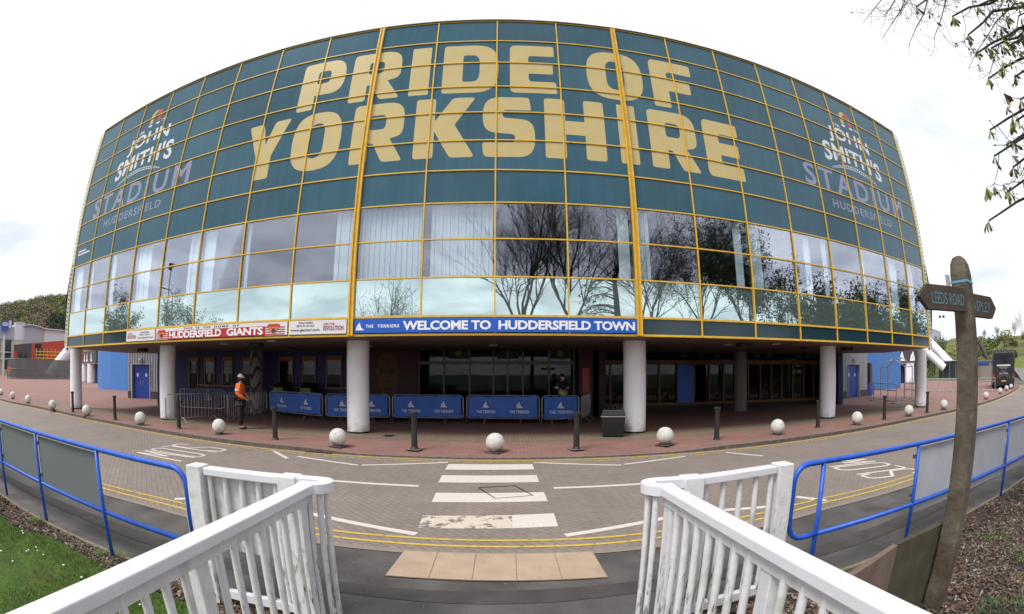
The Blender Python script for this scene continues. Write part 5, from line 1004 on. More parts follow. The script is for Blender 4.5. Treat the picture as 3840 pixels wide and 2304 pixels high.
    MB().lathe([(.004, 0), (.014, .012), (.010, .03), (.003, .045)], 8, (fx - .004, 0, fz - .03)).obj('nose', 'skin', t)
    for y in (-.03, .03): MB().lathe([(.002, -.006), (.009, 0), (.002, .006)], 8, (fx - .012, y, fz + .02)).obj('eye', 'black', t)
    MB().box(fx - .012, fx + .001, -.022, .022, fz - .055, fz - .048).obj('mouth', 'maroon', t)
    m = MB(); pr = [(.098 * math.sin(a), .108 * math.cos(a)) for a in [PI * j / 14 for j in range(1, 8)]]
    if hat:
        m.lathe([(p[0] * k * 1.12, p[1] * k * 1.1) for p in pr[::-1]] + [(.01, .119 * k)], 24, (hx, 0, hz - .02)); m.obj('helmet', hat, t, smooth=True); MB().box(hx + .05, hx + .155 * k, -.06, .06, hz - .03, hz - .018).obj('helmet_peak', hat, t)
        MB().lathe([(.085 * k, -.10), (.098 * k, -.02)], 20, (hx - .018, 0, hz - .03)).obj('hair', 'hair', t, smooth=True)
    else: m.lathe([(p[0] * k * 1.0, p[1] * k) for p in pr[::-1]] + [(.01, .108 * k)], 24, (hx - .01, 0, hz - .03)); m.obj('hair', 'hair', t, smooth=True)
    if mask: MB().lathe([(.03, 0), (.05, .03), (.03, .07)], 12, (fx - .035, 0, fz - .075)).obj('face_mask', 'sign_text', t, smooth=True)
    t.location = loc; t.rotation_euler = (0, 0, rz); return t
person('person in orange hi-vis jacket, white hard hat and dark trousers facing right', (-8.72, 13.48, 0), R(12), 'hivis_orange', 'navy', 'trouser', 1.77, 'belly', 'helmet')
person('person in dark clothes and yellow hi-vis waist jacket with face mask behind the banners', (2.1, 18.4, 0), R(-60), 'navy', 'hivis_yellow', 'trouser', 1.84, 'hang', None, True)

# ============================================================ COACH
t = thing('coach', 'tall black coach seen from behind, parked at the far right', 'coach', (45.3, 22.9, 0)); hd = Vector((.872, .489)).normalized(); sdv = Vector((hd.y, -hd.x)); c0 = Vector((45.0, 22.75)); Hh = 3.55; Wd = 1.38
def cp(s, l, z): p = c0 + sdv * s + hd * l; return Vector((p.x, p.y, z))
m = MB(); secs = [(0, .35, Hh - .25, Wd * .95), (.25, .35, Hh, Wd), (11.5, .35, Hh, Wd), (12, .4, Hh - .4, Wd * .95)]; vs = []
for l, zb, zt, w in secs: vs += [cp(-w, l, zb), cp(w, l, zb), cp(w, l, zt - .3), cp(w * .85, l, zt), cp(-w * .85, l, zt), cp(-w, l, zt - .3)]
n_ = 6; fs = [(i * n_ + j, i * n_ + (j + 1) % n_, (i + 1) * n_ + (j + 1) % n_, (i + 1) * n_ + j) for i in range(3) for j in range(n_)] + [tuple(range(n_))[::-1], tuple(range(3 * n_, 4 * n_))]
mat('coach_black', (.02, .02, .022), .3, var=.1); mat('coach_glass', (.012, .014, .02), .08)
m.add(vs, fs).obj('body', 'coach_black', t, bev=.03)
def rear(s0, s1, z0, z1, mt, nm, o=.015): m = MB(); m.add([cp(s0, -o, z0), cp(s1, -o, z0), cp(s1, -o, z1), cp(s0, -o, z1), cp(s0, .01, z0), cp(s1, .01, z0), cp(s1, .01, z1), cp(s0, .01, z1)], [(0, 1, 2, 3), (0, 4, 5, 1), (2, 6, 7, 3), (1, 5, 6, 2), (0, 3, 7, 4)]); return m.obj(nm, mt, t)
rear(-1.1, 1.1, 2.35, 3.12, 'coach_glass', 'rear_window'); rear(-.85, .85, 2.08, 2.2, 'sign_white', 'name_strip'); rear(-.6, .6, 1.95, 2.0, 'galv', 'name_strip'); rear(-.4, .4, 1.86, 1.90, 'galv', 'name_strip')
rear(-.55, -.2, 1.36, 1.45, 'galv', 'name_strip'); rear(-.12, .55, 1.36, 1.45, 'galv', 'name_strip'); rear(-.3, .3, .66, .78, 'amber_film', 'number_plate'); rear(-1.25, 1.25, .3, .42, 'black', 'bumper', .06)
m = MB()
for R_ in (.42, .62): m.tube([cp(R_ * 1.25 * math.cos(a), -.02, .92 + R_ * .75 * math.sin(a)) for a in [PI * j / 12 for j in range(13)]], .018, 5)
m.tube([cp(-.3, -.02, 1.72), cp(-.12, -.02, 1.58), cp(.12, -.02, 1.58), cp(.3, -.02, 1.72)], .015, 5); m.obj('rear_emblem', 'galv', t)
for s in (-1.2, 1.2): rear(s - .08, s + .08, .9, 1.35, 'sign_red', 'tail_light')
for l in (2.6, 9.6):
    for s in (-1, 1): w = link('wheel', None, t); p = cp(s * (Wd - .12), l, .5); w.location = p - t.location; ax = Vector((sdv.x, sdv.y, 0)) * s * .14; MB().tube([p - ax, p + ax], .5, 20).obj('tyre', 'black', w); MB().tube([p + ax, p + ax * 1.08], .28, 14).obj('rim', 'galv', w)
for l in (0.6, 3.4, 6.2, 9.0): m = MB(); s = -Wd - .012; m.add([cp(s, l, 1.75), cp(s, l + 2.6, 1.75), cp(s, l + 2.6, 2.85), cp(s, l, 2.85)], [(0, 1, 2, 3)]); m.obj('side_window', 'coach_glass', t)
MB().bar(cp(1.42, .6, 2.3), cp(1.42, .6, 2.9), .1, .2).obj('mirror', 'black', t)

# ============================================================ BACKGROUND, RIGHT
t = thing('shipping_container', 'dark green flat-roofed kiosk behind the queue rails', 'kiosk', (101, 71, 0)); pA = Vector((103.6, 74.9)); pB = Vector((102.5, 66.5)); m = MB().prism([tuple(pA), tuple(pB), (106, 66), (107, 75)], 0, 3.9); mat('dark_green', (.02, .035, .037), .6, var=.1); m.obj('body', 'dark_green', t); MB().prism([(103.2, 75.1), (102.1, 66.3), (106.2, 65.8), (107.4, 75.2)], 3.9, 4.1).obj('roof', 'panel_white', t)
for y in (68, 70.5, 73): MB().box(102.6 + (y - 66.5) * .13 - .12, 102.6 + (y - 66.5) * .13 - .02, y - .1, y + .1, .1, 3.8).obj('post', 'column_grey', t)
t = thing('site_cabin', 'beige and grey site cabin with blue sign beside the coach', 'cabin', (104, 59, 0)); MB().prism([(100.8, 61.0), (104.6, 56.8), (110, 60), (107, 64)], 0, 3.5).obj('body', 'column_grey', t); MB().prism([(100.5, 61.1), (104.6, 56.5), (110.4, 60), (107, 64.4)], 3.5, 3.9).obj('roof', 'edging', t); MB().bar((101.3, 60.2, 3.1), (103.9, 57.3, 3.1), .1, .5).obj('sign', 'royal_blue', t); MB().bar((100.9, 60.7, 1.3), (102.3, 59.1, 1.3), .1, 2.4).obj('door', 'edging', t)
def tube_leg(pts, r, mt, label, name='truss_leg'): 
    t = thing(name, label, 'roof truss', (pts[0][0], pts[0][1], 0)); MB().tube(pts, r, 20).obj('tube', mt, t, smooth='auto'); return t
tube_leg([AZP(51.0, .084, 130), AZP(56.0, .008, 130)], 1.15, 'column_paint', 'thick white steel roof leg descending beyond the last column, upper one'); tube_leg([AZP(50.6, .064, 125), AZP(54.9, .004, 125)], 1.0, 'column_paint', 'thick white steel roof leg descending beyond the last column, lower one')
tube_leg([AZP(59.7, .052, 120), AZP(61.6, .0, 120)], .55, 'plinth_grey', 'dark grey sloping roof leg between signpost and coach'); tube_leg([AZP(60.2, .03, 122), AZP(61.9, .0, 122)], .4, 'plinth_grey', 'thin dark grey sloping strut beside the coach')
for s_, az, lab in ((1, 53.3, 'dark sloping edge of the stand roof beside the right end of the glass front'), (-1, -55.95, 'dark sloping edge of the stand roof beside the left end of the glass front')):
    t = thing('stand_roof', lab, 'roof', (AZP(az, 0, 31).x, AZP(az, 0, 31).y, 0)); m = MB(); a = [AZP(az - 13 * s_, .205, 31), AZP(az + .05 * s_, .205, 31), AZP(az + (.42 if s_ > 0 else .25) * s_, .135, 31), AZP(az + .1 * s_, .07, 31), AZP(az - 13 * s_, .07, 31)]
    b = [v + Vector((0, .5, 0)) for v in a]; m.add(a + b, [(0, 1, 2, 3, 4), (9, 8, 7, 6, 5)] + [(i, i + 5, (i + 1) % 5 + 5, (i + 1) % 5) for i in range(5)]); m.obj('edge_panel', 'navy', t)
# grassy bank on the right, with shrubs
mat('bank_grass', (.13, .15, .035), .95, var=.3, scale=.12, col2=(.08, .06, .03), thr=(.45, .62)); m = MB(); azs = [46 + i * 1.0 for i in range(34)]; hs = lambda az: .066 + .004 * math.sin(az * 1.7) + .002 * math.sin(az * 4.1); rows = 9
vs = [AZP(az, 0, 128 + 10 * f + (40 * f)) for az in azs for f in [j / rows for j in range(rows + 1)]]
vs = []
for az in azs:
    top = hs(az) if az < 63.5 else hs(az) + (az - 63.5) * .002
    for j in range(rows + 1): f = j / rows; d = 135 + 60 * f; z = top * (135 + 60) * (f ** .8) * 1.0; p = AZP(az, 0, d); vs.append((p.x, p.y, -.1 + (z + 1.9) * f ** .2 * 0 + z * 1.0 + .8 * math.sin(az * 3 + j * 2) * f * (1 - f)))
m.add(vs, [(i * (rows + 1) + j, (i + 1) * (rows + 1) + j, (i + 1) * (rows + 1) + j + 1, i * (rows + 1) + j + 1) for i in range(len(azs) - 1) for j in range(rows)]); m.obj('hillside', 'bank_grass', kind='structure', smooth=True)
def blob(m, c, r, q, n=1, leaf=.35, cnt=40, k=None):
    """ragged clump of leaf-sized faces round c"""
    for i in range(cnt):
        d = Vector((q.gauss(0, 1), q.gauss(0, 1), q.gauss(0, .8))).normalized() * (q.uniform(.45, 1.05) ** .6); p = Vector(c) + Vector((d.x * r[0], d.y * r[0], d.z * r[1])); a = Vector((q.gauss(0, 1), q.gauss(0, 1), q.gauss(0, 1))).normalized(); b = a.cross(d + Vector((.01, 0, 0))).normalized(); l_ = leaf * q.uniform(.5, 1.2)
        if k: m.k = q.choice(k)
        m.add([p - a * l_, p + b * l_ * .7, p + a * l_, p - b * l_ * .7], [(0, 1, 2, 3)])
mat('leaf_dark', (.035, .055, .02), .8); mat('leaf_mid', (.075, .105, .025), .8); mat('leaf_light', (.15, .18, .035), .8); mat('leaf_spring', (.20, .24, .05), .7); mat('leaf_brown', (.15, .115, .07), .85); mat('leaf_pine', (.018, .032, .018), .85)
q = random.Random(11)
for n_, c_ in (('wood_dark', (.05, .062, .03)), ('wood_mid', (.105, .125, .045)), ('wood_light', (.17, .19, .06)), ('wood_brown', (.17, .135, .09)), ('wood_spring', (.22, .23, .08)), ('wood_pine', (.035, .05, .03))): mat(n_, c_, .9)  # paler copies of the leaf tones, slight distance haze put into the colour
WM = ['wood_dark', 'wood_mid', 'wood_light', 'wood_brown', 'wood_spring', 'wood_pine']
FM = ['leaf_dark', 'leaf_mid', 'leaf_light', 'leaf_brown', 'leaf_spring', 'leaf_pine']
SH = []
for i in range(46):
    az = q.uniform(52.5, 70); f = q.random(); d = 135 + 60 * f; top = hs(az); z = top * 195 * f ** .8; p = AZP(az, 0, d); s = q.uniform(1.3, 3.2)
    if 56.3 < az < 59.7: continue
    t = thing('shrub', '', 'shrub', (p.x, p.y, z - .4)); m = MB(); ks = q.choice([[1, 2], [2, 4], [1, 3], [0, 1]]); blob(m, (p.x, p.y, z + s * .4), (s * 1.2, s * .8), q, leaf=.45, cnt=170, k=ks)
    m.obj('foliage', FM, t); t['label'] = 'bushy %s shrub on the grassy bank beyond the coach' % {1: 'green', 2: 'light green', 0: 'dark'}[ks[0]]; t['group'] = 'shrubs on the grassy bank'; t['group'] = '%s shrubs on the grassy bank' % {1: 'green', 2: 'light green', 0: 'dark'}[ks[0]]
# ============================================================ BACKGROUND, LEFT
def slab(pts, d, th, name, mt, par, z0=None):
    """wall panel: outline given as (azimuth, slope) seen from the road, stood at distance d with real thickness"""
    f = [AZP(a, s, d) for a, s in pts]; o = Vector((math.sin(R(pts[0][0])), math.cos(R(pts[0][0])), 0)) * th; n_ = len(f)
    return MB().add(f + [v + o for v in f], [tuple(range(n_)), tuple(range(2 * n_ - 1, n_ - 1, -1))] + [(i, i + n_, (i + 1) % n_ + n_, (i + 1) % n_) for i in range(n_)]).obj(name, mt, par)
mat('clad_grey', (.36, .38, .44), .5, var=.04); mat('clad_light', (.60, .63, .68), .45, var=.04); mat('clad_cream', (.52, .48, .38), .8, var=.05); mat('brick_dark', (.075, .068, .07), .8, var=.1); mat('render_red', (.42, .055, .035), .7, var=.06); mat('glass_dark', (.015, .03, .03), .15)
mat('odeon_blue', (.03, .06, .42), .4); mat('mesh_grey', (.13, .135, .14), .8, var=.12, scale=.2)
t = thing('cinema', 'grey and cream cinema hall with curved roof and blue sign at the far left', 'building', (-150, 85, 0)); D = 172
slab([(-67, -.011), (-61.75, -.011), (-61.75, .078), (-67, .076)], D, 14, 'front_wall', 'clad_cream', t)
slab([(-67, .053), (-63.0, .054), (-63.0, .077), (-67, .076)], D - .5, .5, 'upper_cladding', 'clad_grey', t)
p = AZP(-62.45, 0, D + 2); MB().lathe([(3.1, 0), (3.1, 11.0)], 32, (p.x, p.y, 0)).obj('corner_tower', 'clad_cream', t, smooth='auto'); MB().lathe([(3.2, 11.0), (3.2, 15.6)], 32, (p.x, p.y, 0)).obj('tower_drum', 'clad_light', t, smooth='auto'); MB().lathe([(2.4, 15.6), (2.4, 16.6)], 24, (p.x, p.y, 0)).obj('tower_cap', 'clad_grey', t, smooth='auto')
slab([(-61.7, 0), (-58.85, 0), (-58.85, .076), (-59.6, .0795), (-60.4, .0815), (-61.1, .0815), (-61.7, .080)], D, 40, 'hall_side', 'clad_grey', t)
slab([(-58.83, 0), (-50, 0), (-50, .070), (-58.83, .076)], D, 40, 'hall_front', 'clad_light', t)
slab([(-61.9, .0795), (-61.1, .0815), (-60.4, .0815), (-59.6, .0795), (-58.85, .076), (-50, .070), (-50, .0715), (-58.85, .0775), (-59.6, .081), (-60.4, .083), (-61.1, .083), (-61.9, .081)], D - 1.2, 42, 'roof', 'clad_light', t)
for a0, a1 in ((-66.9, -66.3), (-65.9, -65.0), (-64.3, -63.45)): slab([(a0, .0), (a1, .0), (a1, .0525), (a0, .0525)], D - .4, .3, 'window', 'glass_dark', t)
for s in (.018, .03): slab([(-66.9, s), (-63.4, s), (-63.4, s + .0015), (-66.9, s + .0015)], D - 1, .4, 'balcony_rail', 'clad_light', t)
sg = slab([(-65.0, .069), (-64.0, .0705), (-63.95, .0875), (-64.95, .0865)], D - 2.5, .8, 'sign_box', 'odeon_blue', t); slab([(-63.93, .075), (-63.6, .075), (-63.6, .0885), (-63.93, .0875)], D - 2.3, .8, 'sign_side', 'clad_light', t)
m = MB(); rt = Vector((math.cos(R(-64.45)), -math.sin(R(-64.45)), 0)); cc = AZP(-64.95, 0, D - 2.6); flat_text(m, 'ODEON', lambda a, b, d_: cc + rt * a + Vector((0, 0, b - CAMZ)), .25, 2.7, 1.82 + .0765 * D, 1.82 + .083 * D, .03); m.obj('lettering', 'sign_text', sg)
t = thing('restaurant', 'low dark brick and red restaurant with a yellow-barred window before the cinema', 'building', (-130, 80, 0)); D = 150
slab([(-63.05, -.01), (-60.5, -.01), (-60.5, .049), (-63.05, .0445)], D, 14, 'brick_wall', 'brick_dark', t); slab([(-60.48, -.01), (-50, -.01), (-50, .066), (-60.48, .0492)], D, 14, 'red_wall', 'render_red', t)
w = slab([(-59.98, .021), (-54, .021), (-54, .041), (-59.98, .039)], D - .2, .2, 'window', 'glass_dark', t)
for s in (.0215, .0275, .0335): slab([(-60.0, s), (-54, s), (-54, s + .0014), (-60.0, s + .0014)], D - .5, .2, 'glazing_bar', 'yellow_frame', w)
for k in range(11): a = -59.9 + k * .52; slab([(a, .022), (a + .07, .022), (a + .07, .040), (a, .039)], D - .6, .1, 'glazing_bar', 'amber_film', w)
slab([(-60.05, .041), (-59.2, .0415), (-59.2, .0485), (-60.05, .0475)], D - .6, .3, 'sign', 'black', t); slab([(-62.95, .018), (-62.6, .018), (-62.6, .034), (-62.95, .033)], D - .3, .2, 'door', 'render_red', t)
for a in (-62.2, -61.5): slab([(a, .012), (a + .28, .012), (a + .28, .029), (a, .029)], D - .3, .2, 'window', 'glass_dark', t)
t = thing('street_sign_pylon', 'slim white sign pylon in front of the cinema', 'pylon', tuple(AZP(-64.5, 0, 140).xy) + (0,)); slab([(-64.62, -.012), (-64.42, -.012), (-64.42, .061), (-64.62, .061)], 140, .4, 'mast', 'clad_light', t)
t = thing('traffic_sign', 'small orange diversion sign beside the grey mesh hoarding', 'sign', tuple(AZP(-63.7, 0, 105).xy) + (0,)); slab([(-63.95, -.003), (-63.5, -.003), (-63.5, .005), (-63.95, .005)], 105, .1, 'board', 'sign_orange', t); slab([(-63.75, -.016), (-63.7, -.016), (-63.7, -.003), (-63.75, -.003)], 105, .08, 'post', 'galv', t)
# long railing left of hoarding
t = thing('mesh_hoarding', 'long grey mesh hoarding round the compound left of the stadium', 'fence', (-92, 55, 0)); hp = smooth_line([(-97, 47.5), (-94.5, 49.5), (-92.5, 54), (-93.5, 61), (-97, 68), (-103, 74)], 4)
m = MB(); m.prism(hp + offset(hp, .1)[::-1], .05, 3.95)
hm = mat('hoarding', (.15, .155, .165), .75, var=.15, scale=.15); nt_ = hm.node_tree; nt_.nodes['Principled BSDF'].inputs['Alpha'].default_value = .78; m.obj('mesh', 'hoarding', t)
for i in range(0, len(hp), 2): MB().bar((*hp[i], 0), (*hp[i], 4.05), .08, .08, (0, 1, 0)).obj('post', 'galv_dark', t)
m = MB()
for zz in (.15, 2.0, 3.95): m.tube([(x, y, zz) for x, y in hp], .06, 5)
m.obj('rail', 'galv_dark', t)
tube_leg([AZP(-53.6, .071, 119), AZP(-58.2, -.010, 119)], 1.15, 'column_paint', 'thick white steel roof leg sloping down behind the grey mesh hoarding'); tube_leg([AZP(-54.0, .060, 124), AZP(-57.0, .003, 124)], 1.0, 'column_paint', 'second white steel roof leg mostly hidden by the leftmost column')
# wooded hillside: the ground and its trees
HT = [(-80, .10), (-70, .108), (-66, .117), (-64.5, .127), (-62.4, .134), (-60.5, .139), (-58.9, .146), (-56.5, .150), (-52, .14), (-40, .12), (-30, .06)]
m = MB(); azs = [-80 + i * 1.5 for i in range(34)]; rows = 8; vs = []
for az in azs:
    for j in range(rows + 1): f = j / rows; d = 260 + 220 * f; p = AZP(az, 0, d); vs.append((p.x, p.y, -.2 + (interp(HT, az) * 480 - 6) * f ** .75))
m.add(vs, [(i * (rows + 1) + j, (i + 1) * (rows + 1) + j, (i + 1) * (rows + 1) + j + 1, i * (rows + 1) + j + 1) for i in range(len(azs) - 1) for j in range(rows)]); m.obj('hillside', 'soil', kind='structure', smooth=True)
m = MB(); q = random.Random(21)
for i in range(1500):
    az = q.uniform(-69, -53); f = q.random(); d = 260 + 215 * f; p = AZP(az, 0, d); z = (interp(HT, az) * 480 - 6) * f ** .75; s = q.uniform(2.6, 5.0)
    h_ = math.sin(az * 1.3) + math.sin(f * 7 + az * .5) + q.uniform(-1, 1)
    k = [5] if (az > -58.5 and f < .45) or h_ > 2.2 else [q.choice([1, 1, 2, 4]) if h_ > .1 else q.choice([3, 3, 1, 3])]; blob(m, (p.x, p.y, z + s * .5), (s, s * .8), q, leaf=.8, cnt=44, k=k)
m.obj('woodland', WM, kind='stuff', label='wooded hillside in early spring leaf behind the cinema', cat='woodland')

# ============================================================ TREES BEHIND THE VIEWER (they show in the glass) AND OVERHEAD
def grow(m, p, d, L_, r, lev, q, tips, up=.12, spread=.55, n=4):
    """recursive limb; collects twig ends"""
    pts = [p]; dd = d.copy(); seg = 4 if lev > 1 else 3; rs = [r]
    for i in range(seg):
        dd = (dd + Vector((q.gauss(0, .13), q.gauss(0, .13), q.gauss(0, .10) + up * .3))).normalized(); pts.append(pts[-1] + dd * L_ / seg); rs.append(r * (1 - .55 * (i + 1) / seg))
    rs = [max(.0035, x) for x in rs]; m.tube(pts, rs, 7 if lev > 2 else (4 if lev > 0 else 3), False)
    if lev == 0: tips.append((pts[-1], dd)); tips.append((pts[1], dd)); return
    for k in range(n if lev > 1 else n + 1):
        t_ = q.uniform(.35, 1); i = min(seg - 1, int(t_ * seg)); b = pts[i] + (pts[i + 1] - pts[i]) * (t_ * seg - i)
        ax = dd.cross(Vector((q.gauss(0, 1), q.gauss(0, 1), q.gauss(0, 1)))).normalized(); nd = (Matrix.Rotation(q.uniform(.4, 1) * spread * 1.5, 3, ax) @ dd + Vector((0, 0, up))).normalized()
        grow(m, b, nd, L_ * q.uniform(.55, .75), r * .42, lev - 1, q, tips, up, spread, n)
    grow(m, pts[-1], dd, L_ * .7, r * .5, lev - 1, q, tips, up, spread, n)
def tree(x, y, h, label, seed, leafk=None, leafn=0, leaf=.12, lev=4, trunk=.22, group=None, n=4, low=.28, spread=.55, name='bare_tree'):
    q = random.Random(seed); t = thing(name, label, 'tree', (x, y, RZ), group=group); tips = []; m = MB(); tr = MB()
    z0 = h * low; tr.tube([(x, y, -.2), (x, y, .25), (x + .05, y, z0 * .6), (x + .1, y, z0)], [trunk * 1.4, trunk, trunk * .9, trunk * .8], 10, False); tr.obj('trunk', 'bark', t, smooth=True)
    for k in range(n):
        a = 2 * PI * k / n + q.uniform(-.3, .3); d = Vector((math.cos(a) * .55, math.sin(a) * .55, 1)).normalized(); grow(m, Vector((x + .1, y, z0 * q.uniform(.85, 1))), d, h * .30, trunk * .6, lev - 1, q, tips, .12, spread)
    grow(m, Vector((x + .1, y, z0)), Vector((0, 0, 1)), h * .34, trunk * .7, lev - 1, q, tips, .12, spread); m.obj('branches', 'bark', t)
    if leafn:
        lf = MB()
        for (p, d) in tips: blob(lf, p, (leaf * 3.2, leaf * 3), q, leaf=leaf, cnt=leafn, k=leafk)
        lf.obj('crown' if leafn > 3 else 'buds', FM, t)
    return t
tree(2.6, -12, 18.0, 'tall bare tree behind the path, nearest the path centre line', 31, [3, 1], 1, .03, 5, n=4, low=.30, spread=.5)
tree(7.2, -13, 18.0, 'tall bare tree on the right behind the path, second from its centre line', 32, [3, 1], 1, .03, 5, n=4, low=.30, spread=.5)
tree(15.0, -12.5, 17.0, 'forked bare tree on the right behind the path, between bare and leafy ones', 33, [3, 2], 1, .035, 5, spread=.6, low=.25, n=4)
tree(22.5, -13, 17.5, 'half-leafed tree on the right behind the path', 34, [1, 0], 4, .07, 5, name='leafy_tree', n=3)
tree(28.5, -12, 16.0, 'leafy spring tree on the right behind the path, beside the hedge', 35, [1, 1, 2], 7, .13, 4, name='leafy_tree')
tree(-10.7, -13, 12.0, 'small bushy bare tree on the left behind the path', 36, [3, 4], 2, .05, 4, trunk=.16, low=.12, spread=.75)
tree(-35, -9, 11.5, 'small tree by the lamp post far left behind the path', 37, [1, 2], 3, .09, 4, trunk=.14, low=.15, name='leafy_tree'); tree(-50, -6, 12, 'small leafy tree farthest left behind the path', 38, [1, 2], 5, .12, 4, trunk=.14, low=.15, name='leafy_tree')
tree(36, -10, 15, 'narrow dark tree rising over the hedge behind the path', 39, [0, 5], 5, .13, 4, trunk=.16, low=.15, spread=.4, name='leafy_tree'); tree(50, -6, 15, 'tall bushy tree over the far end of the hedge', 40, [0, 1], 6, .16, 4, trunk=.2, low=.15, name='leafy_tree'); tree(62, -2, 16, 'large bushy tree past the hedge end', 41, [0, 1], 6, .16, 4, trunk=.2, low=.15, name='leafy_tree')
t = thing('hedge', 'tall overgrown green hedge behind the path on the right', 'hedge', (45, -8, 0)); m = MB(); q = random.Random(51)
for i in range(150): x = 31.5 + 38 * i / 150; hh = min(10.5, 3 + (x - 31) * 1.2) * q.uniform(.85, 1.05); blob(m, (x, -9 + (x - 31) * .12 + q.uniform(-.8, .8), hh * q.uniform(.3, .8)), (1.3, hh * .45), q, leaf=.26, cnt=150, k=[0, 1, 1, 2])
m.obj('foliage', FM, t)
def lamp(x, y, h, label, kind):
    t = thing('street_lamp', label, 'street lamp', (x, y, 0)); MB().tube([(x, y, -.1), (x, y, h)], [.08, .05], 8).obj('pole', 'galv_dark', t)
    if kind == 0: MB().tube([(x, y, h - .05), (x + .1, y + .4, h + .3), (x + .2, y + 1.2, h + .35)], .035, 6).obj('arm', 'galv_dark', t); MB().bar((x + .2, y + 1.0, h + .33), (x + .25, y + 1.7, h + .36), .16, .07).obj('lantern', 'galv_dark', t)
    else: MB().box(x - .25, x + .05, y - .15, y + .15, h - .7, h).obj('camera_housing', 'bollard_black', t); MB().lathe([(.05, 0), (.18, .15), (.05, .35)], 12, (x + .5, y, h - .5)).obj('camera_dome', 'bollard_black', t); MB().bar((x, y, h - .1), (x + .5, y, h - .1), .05, .05).obj('arm', 'galv_dark', t)
lamp(33.5, -11, 11.5, 'camera pole in front of the hedge on the right behind the path', 1); lamp(-38, -8, 13, 'camera pole at the far left behind the path', 1); lamp(-31, -3, 8.4, 'curved-arm street lamp on the left behind the path', 0); lamp(27, -4, 7.2, 'curved-arm street lamp on the right behind the path', 0)
# land behind the viewer
MB().sheet([(-140, -90), (140, -90)], [(-140, -30), (140, -30)], RZ + .02).obj('lawn', 'lawn', kind='structure')

# overhanging horse chestnut: trunk just beyond the right edge of the view, low limbs reach over the railing
q = random.Random(77); TX, TY = 7.6, -.6
t = thing('chestnut_tree', 'horse chestnut with fresh drooping leaves overhanging the top right corner', 'tree', (TX, TY, 0)); m = MB(); m.tube([(TX, TY, -.3), (TX, TY, .5), (TX - .1, TY + .1, 2.5), (TX - .1, TY + .2, 5), (TX - .3, TY + .3, 7.5)], [.36, .28, .24, .19, .12], 12, False); m.obj('trunk', 'bark', t, smooth=True)
wood = MB(); leaves = MB(); mat('chest_a', (.22, .25, .05), .55); mat('chest_b', (.12, .14, .03), .6); mat('chest_c', (.10, .05, .035), .6)
def leafcluster(p, s, n=6):
    base = Vector((q.gauss(0, .3), q.gauss(0, .3), -1)).normalized(); m_ = leaves
    for i in range(n):
        a = 2 * PI * i / n + q.uniform(-.3, .3); side = Vector((math.cos(a), math.sin(a), 0)); d = (base * q.uniform(.7, 1.3) + side * q.uniform(.3, .9)).normalized(); w = d.cross(Vector((q.uniform(-1, 1), q.uniform(-1, 1), .3))).normalized(); l_ = s * q.uniform(.7, 1.25); n_ = d.cross(w) * l_ * .12
        m_.k = q.choices((0, 1, 2), (5, 3, 1))[0]
        ps = [p, p + d * l_ * .45 + w * l_ * .10, p + d * l_ * .78 + w * l_ * .17 - n_, p + d * l_ - n_ * 2, p + d * l_ * .78 - w * l_ * .17 - n_, p + d * l_ * .45 - w * l_ * .10]
        m_.add(ps, [(0, 1, 5), (1, 2, 4, 5), (2, 3, 4)])
def limb(a, b, r0, r1, sag=.3, wob=.10, n=9):
    a = Vector(a); b = Vector(b); pts = []
    for i in range(n + 1): f = i / n; pts.append(a + (b - a) * f + Vector((q.gauss(0, wob) * f * (1 - f) * 2, q.gauss(0, wob) * f * (1 - f) * 2, sag * math.sin(PI * f) + q.gauss(0, wob) * .5 * f * (1 - f))))
    wood.tube(pts, [r0 + (r1 - r0) * i / n for i in range(n + 1)], 6, False); return pts
def twigs(pts, n, L_, leafy, s=.12, down=.5, f0=.35, lvl=1, rr=.006):
    for i in range(n):
        f = q.uniform(f0, 1); k = min(len(pts) - 2, int(f * (len(pts) - 1))); p = pts[k] + (pts[k + 1] - pts[k]) * q.random(); d = Vector((q.gauss(0, .7), q.gauss(0, .7), q.gauss(-down, .4))).normalized(); l_ = L_ * q.uniform(.5, 1.2)
        mid = p + d * l_ * .5 + Vector((q.gauss(0, .05), q.gauss(0, .05), q.gauss(0, .03))) * l_; e_ = mid + (d + Vector((0, 0, .35))).normalized() * l_ * .5; wood.tube([p, mid, e_], [rr, rr * .7, rr * .45], 4, False)
        if lvl: twigs([p, mid, e_], 2, L_ * .5, leafy * .8, s, down, .3, lvl - 1, rr * .65)
        if q.random() < leafy: leafcluster(e_, s * q.uniform(.7, 1.2), q.randint(4, 6))
        elif q.random() < .75: wood.tube([e_, e_ + d * .035 + Vector((0, 0, .01))], [rr * 1.7, rr * .4], 4)
def hang(az, sl, d): return AZP(az, sl, d)
T = lambda z: Vector((TX - .15, TY + .2, z))
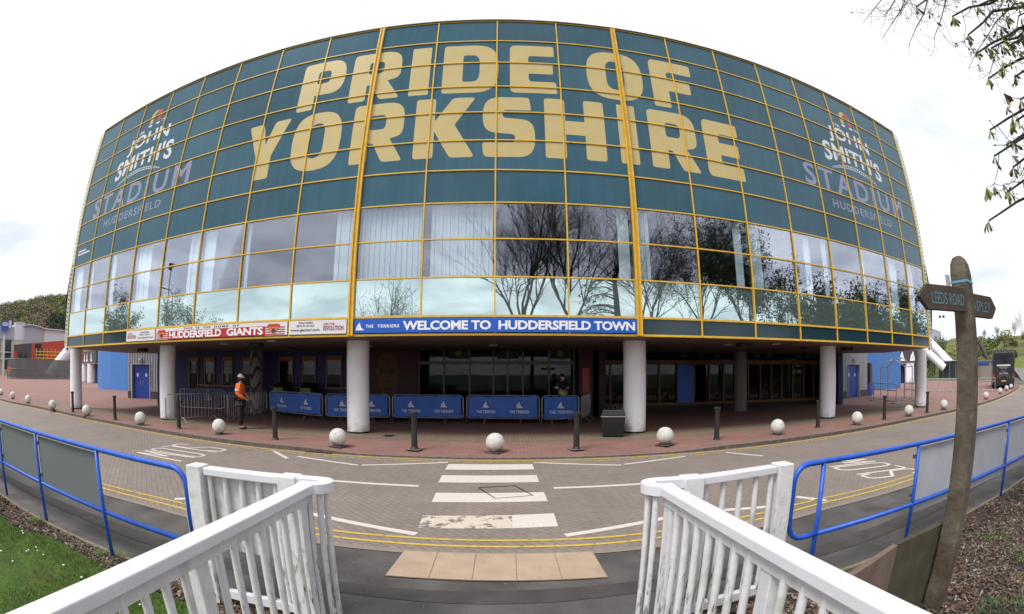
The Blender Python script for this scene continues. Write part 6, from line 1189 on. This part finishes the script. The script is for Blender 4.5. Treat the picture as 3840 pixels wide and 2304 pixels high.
# right-hand curtain of leafy shoots
for az, sl, d, z0, lf, tw in ((76.5, .74, 5.2, 6.0, .55, 16), (72.3, .68, 5.3, 6.2, .30, 13), (74.8, .63, 5.0, 5.5, .6, 16), (76.2, .55, 4.8, 5.2, .6, 18), (72.0, .565, 5.2, 5.2, .16, 7), (73.5, .46, 4.7, 4.6, .55, 16), (69.0, .455, 5.0, 4.6, .40, 8), (70.6, .37, 4.6, 4.2, .65, 16), (68.3, .40, 4.9, 4.3, .5, 7), (68.9, .325, 4.7, 4.0, .6, 9), (71.0, .29, 4.6, 3.8, .35, 7), (65.0, .275, 4.8, 3.7, .14, 5), (75.5, .50, 4.6, 5, .6, 14), (74.5, .40, 4.5, 4.5, .6, 12), (78.0, .62, 5.0, 5.5, .5, 12), (71.5, .74, 5.0, 6, .5, 14), (73.0, .82, 5.1, 6.5, .5, 14), (75.0, .90, 5.1, 6.8, .5, 12), (72.0, .63, 4.9, 5.6, .45, 10), (73.6, .35, 4.4, 4.2, .6, 12), (71.8, .42, 4.5, 4.4, .5, 8), (70.5, .82, 5.4, 7, .3, 10), (66.6, .80, 5.6, 7, .12, 6)):
    az -= 1.6; pts = limb(T(z0), hang(az, sl, d), .04, .010, .35); twigs(pts, tw, .42, lf * .75, .12); leafcluster(pts[-1], .13, 6)
    for _ in range(int(tw * lf * .35)): leafcluster(pts[q.randint(5, 8)] + Vector((q.gauss(0, .12), q.gauss(0, .12), q.gauss(-.05, .15))), .12, 5)
# fine bare sprays reaching over from the top edge
for az, sl, d in ((61.5, .79, 7.4), (59.0, .80, 7.6), (55.2, .80, 8.2), (63.0, .84, 7.0), (57.0, .74, 8.0), (65.0, .70, 6.6), (60.5, .70, 7.8)):
    pts = limb(T(7.2), hang(az, sl, d), .04, .005, .9, .16, 12); twigs(pts, 15, .55, .03, .05, .45, .6, 2, .005)
for az, sl, d in ((68.0, .60, 6.4), (69.5, .55, 6.0)): pts = limb(T(6.5), hang(az, sl, d), .02, .004, .5, .14, 10); twigs(pts, 7, .4, .08, .06, .4, .6, 1, .004)
wood.obj('branches', 'twig', t); leaves.obj('leaves', ['chest_a', 'chest_b', 'chest_c'], t)
for k, (a, b) in enumerate((((TX, TY, 5), (11, 3, 8)), ((TX, TY, 6), (9, -5, 9.5)), ((TX, TY, 6.5), (5, -3.5, 9.5)), ((TX, TY, 7), (8.5, 1.5, 10.5)))): pass
# far lamp masts and masts behind the right end
t = thing('floodlight_mast', 'thin far floodlight mast just right of the glass front', 'mast', tuple(AZP(54.9, 0, 220).xy) + (0,)); MB().bar(AZP(54.85, .02, 220), AZP(54.9, .1, 220), .25, .25).obj('mast', 'galv', t)
for a in (54.6, 55.1): p = AZP(a, .101, 220); MB().box(p.x - .7, p.x + .7, p.y - .3, p.y + .3, p.z - .5, p.z + .5).obj('floodlight', 'bollard_black', t)
t = thing('industrial_shed', 'grey industrial shed on the skyline right of the glass front', 'shed', tuple(AZP(54, 0, 210).xy) + (0,)); slab([(52.0, .03), (54.6, .03), (54.6, .073), (53.6, .079), (52.0, .079)], 215, 20, 'wall', 'clad_grey', t)
q = random.Random(9)
for az, sl, s in ((60.6, .067, 3.2), (62.4, .068, 4.4), (64.9, .066, 5.5), (66.0, .066, 8.5)):
    p = AZP(az, sl, 192); tree(p.x, p.y, s * 1.3, 'thin bare tree on the skyline of the right bank', int(az), None, 0, lev=4, trunk=.12, low=.1, group='thin bare trees on the right bank skyline')
    o = bpy.data.objects[[k.name for k in bpy.data.objects if k.name.startswith('bare_tree')][-1]]
for o in bpy.data.objects:
    if o.parent is None and o.get('group') == 'thin bare trees on the right bank skyline': o.location.z = 12.5
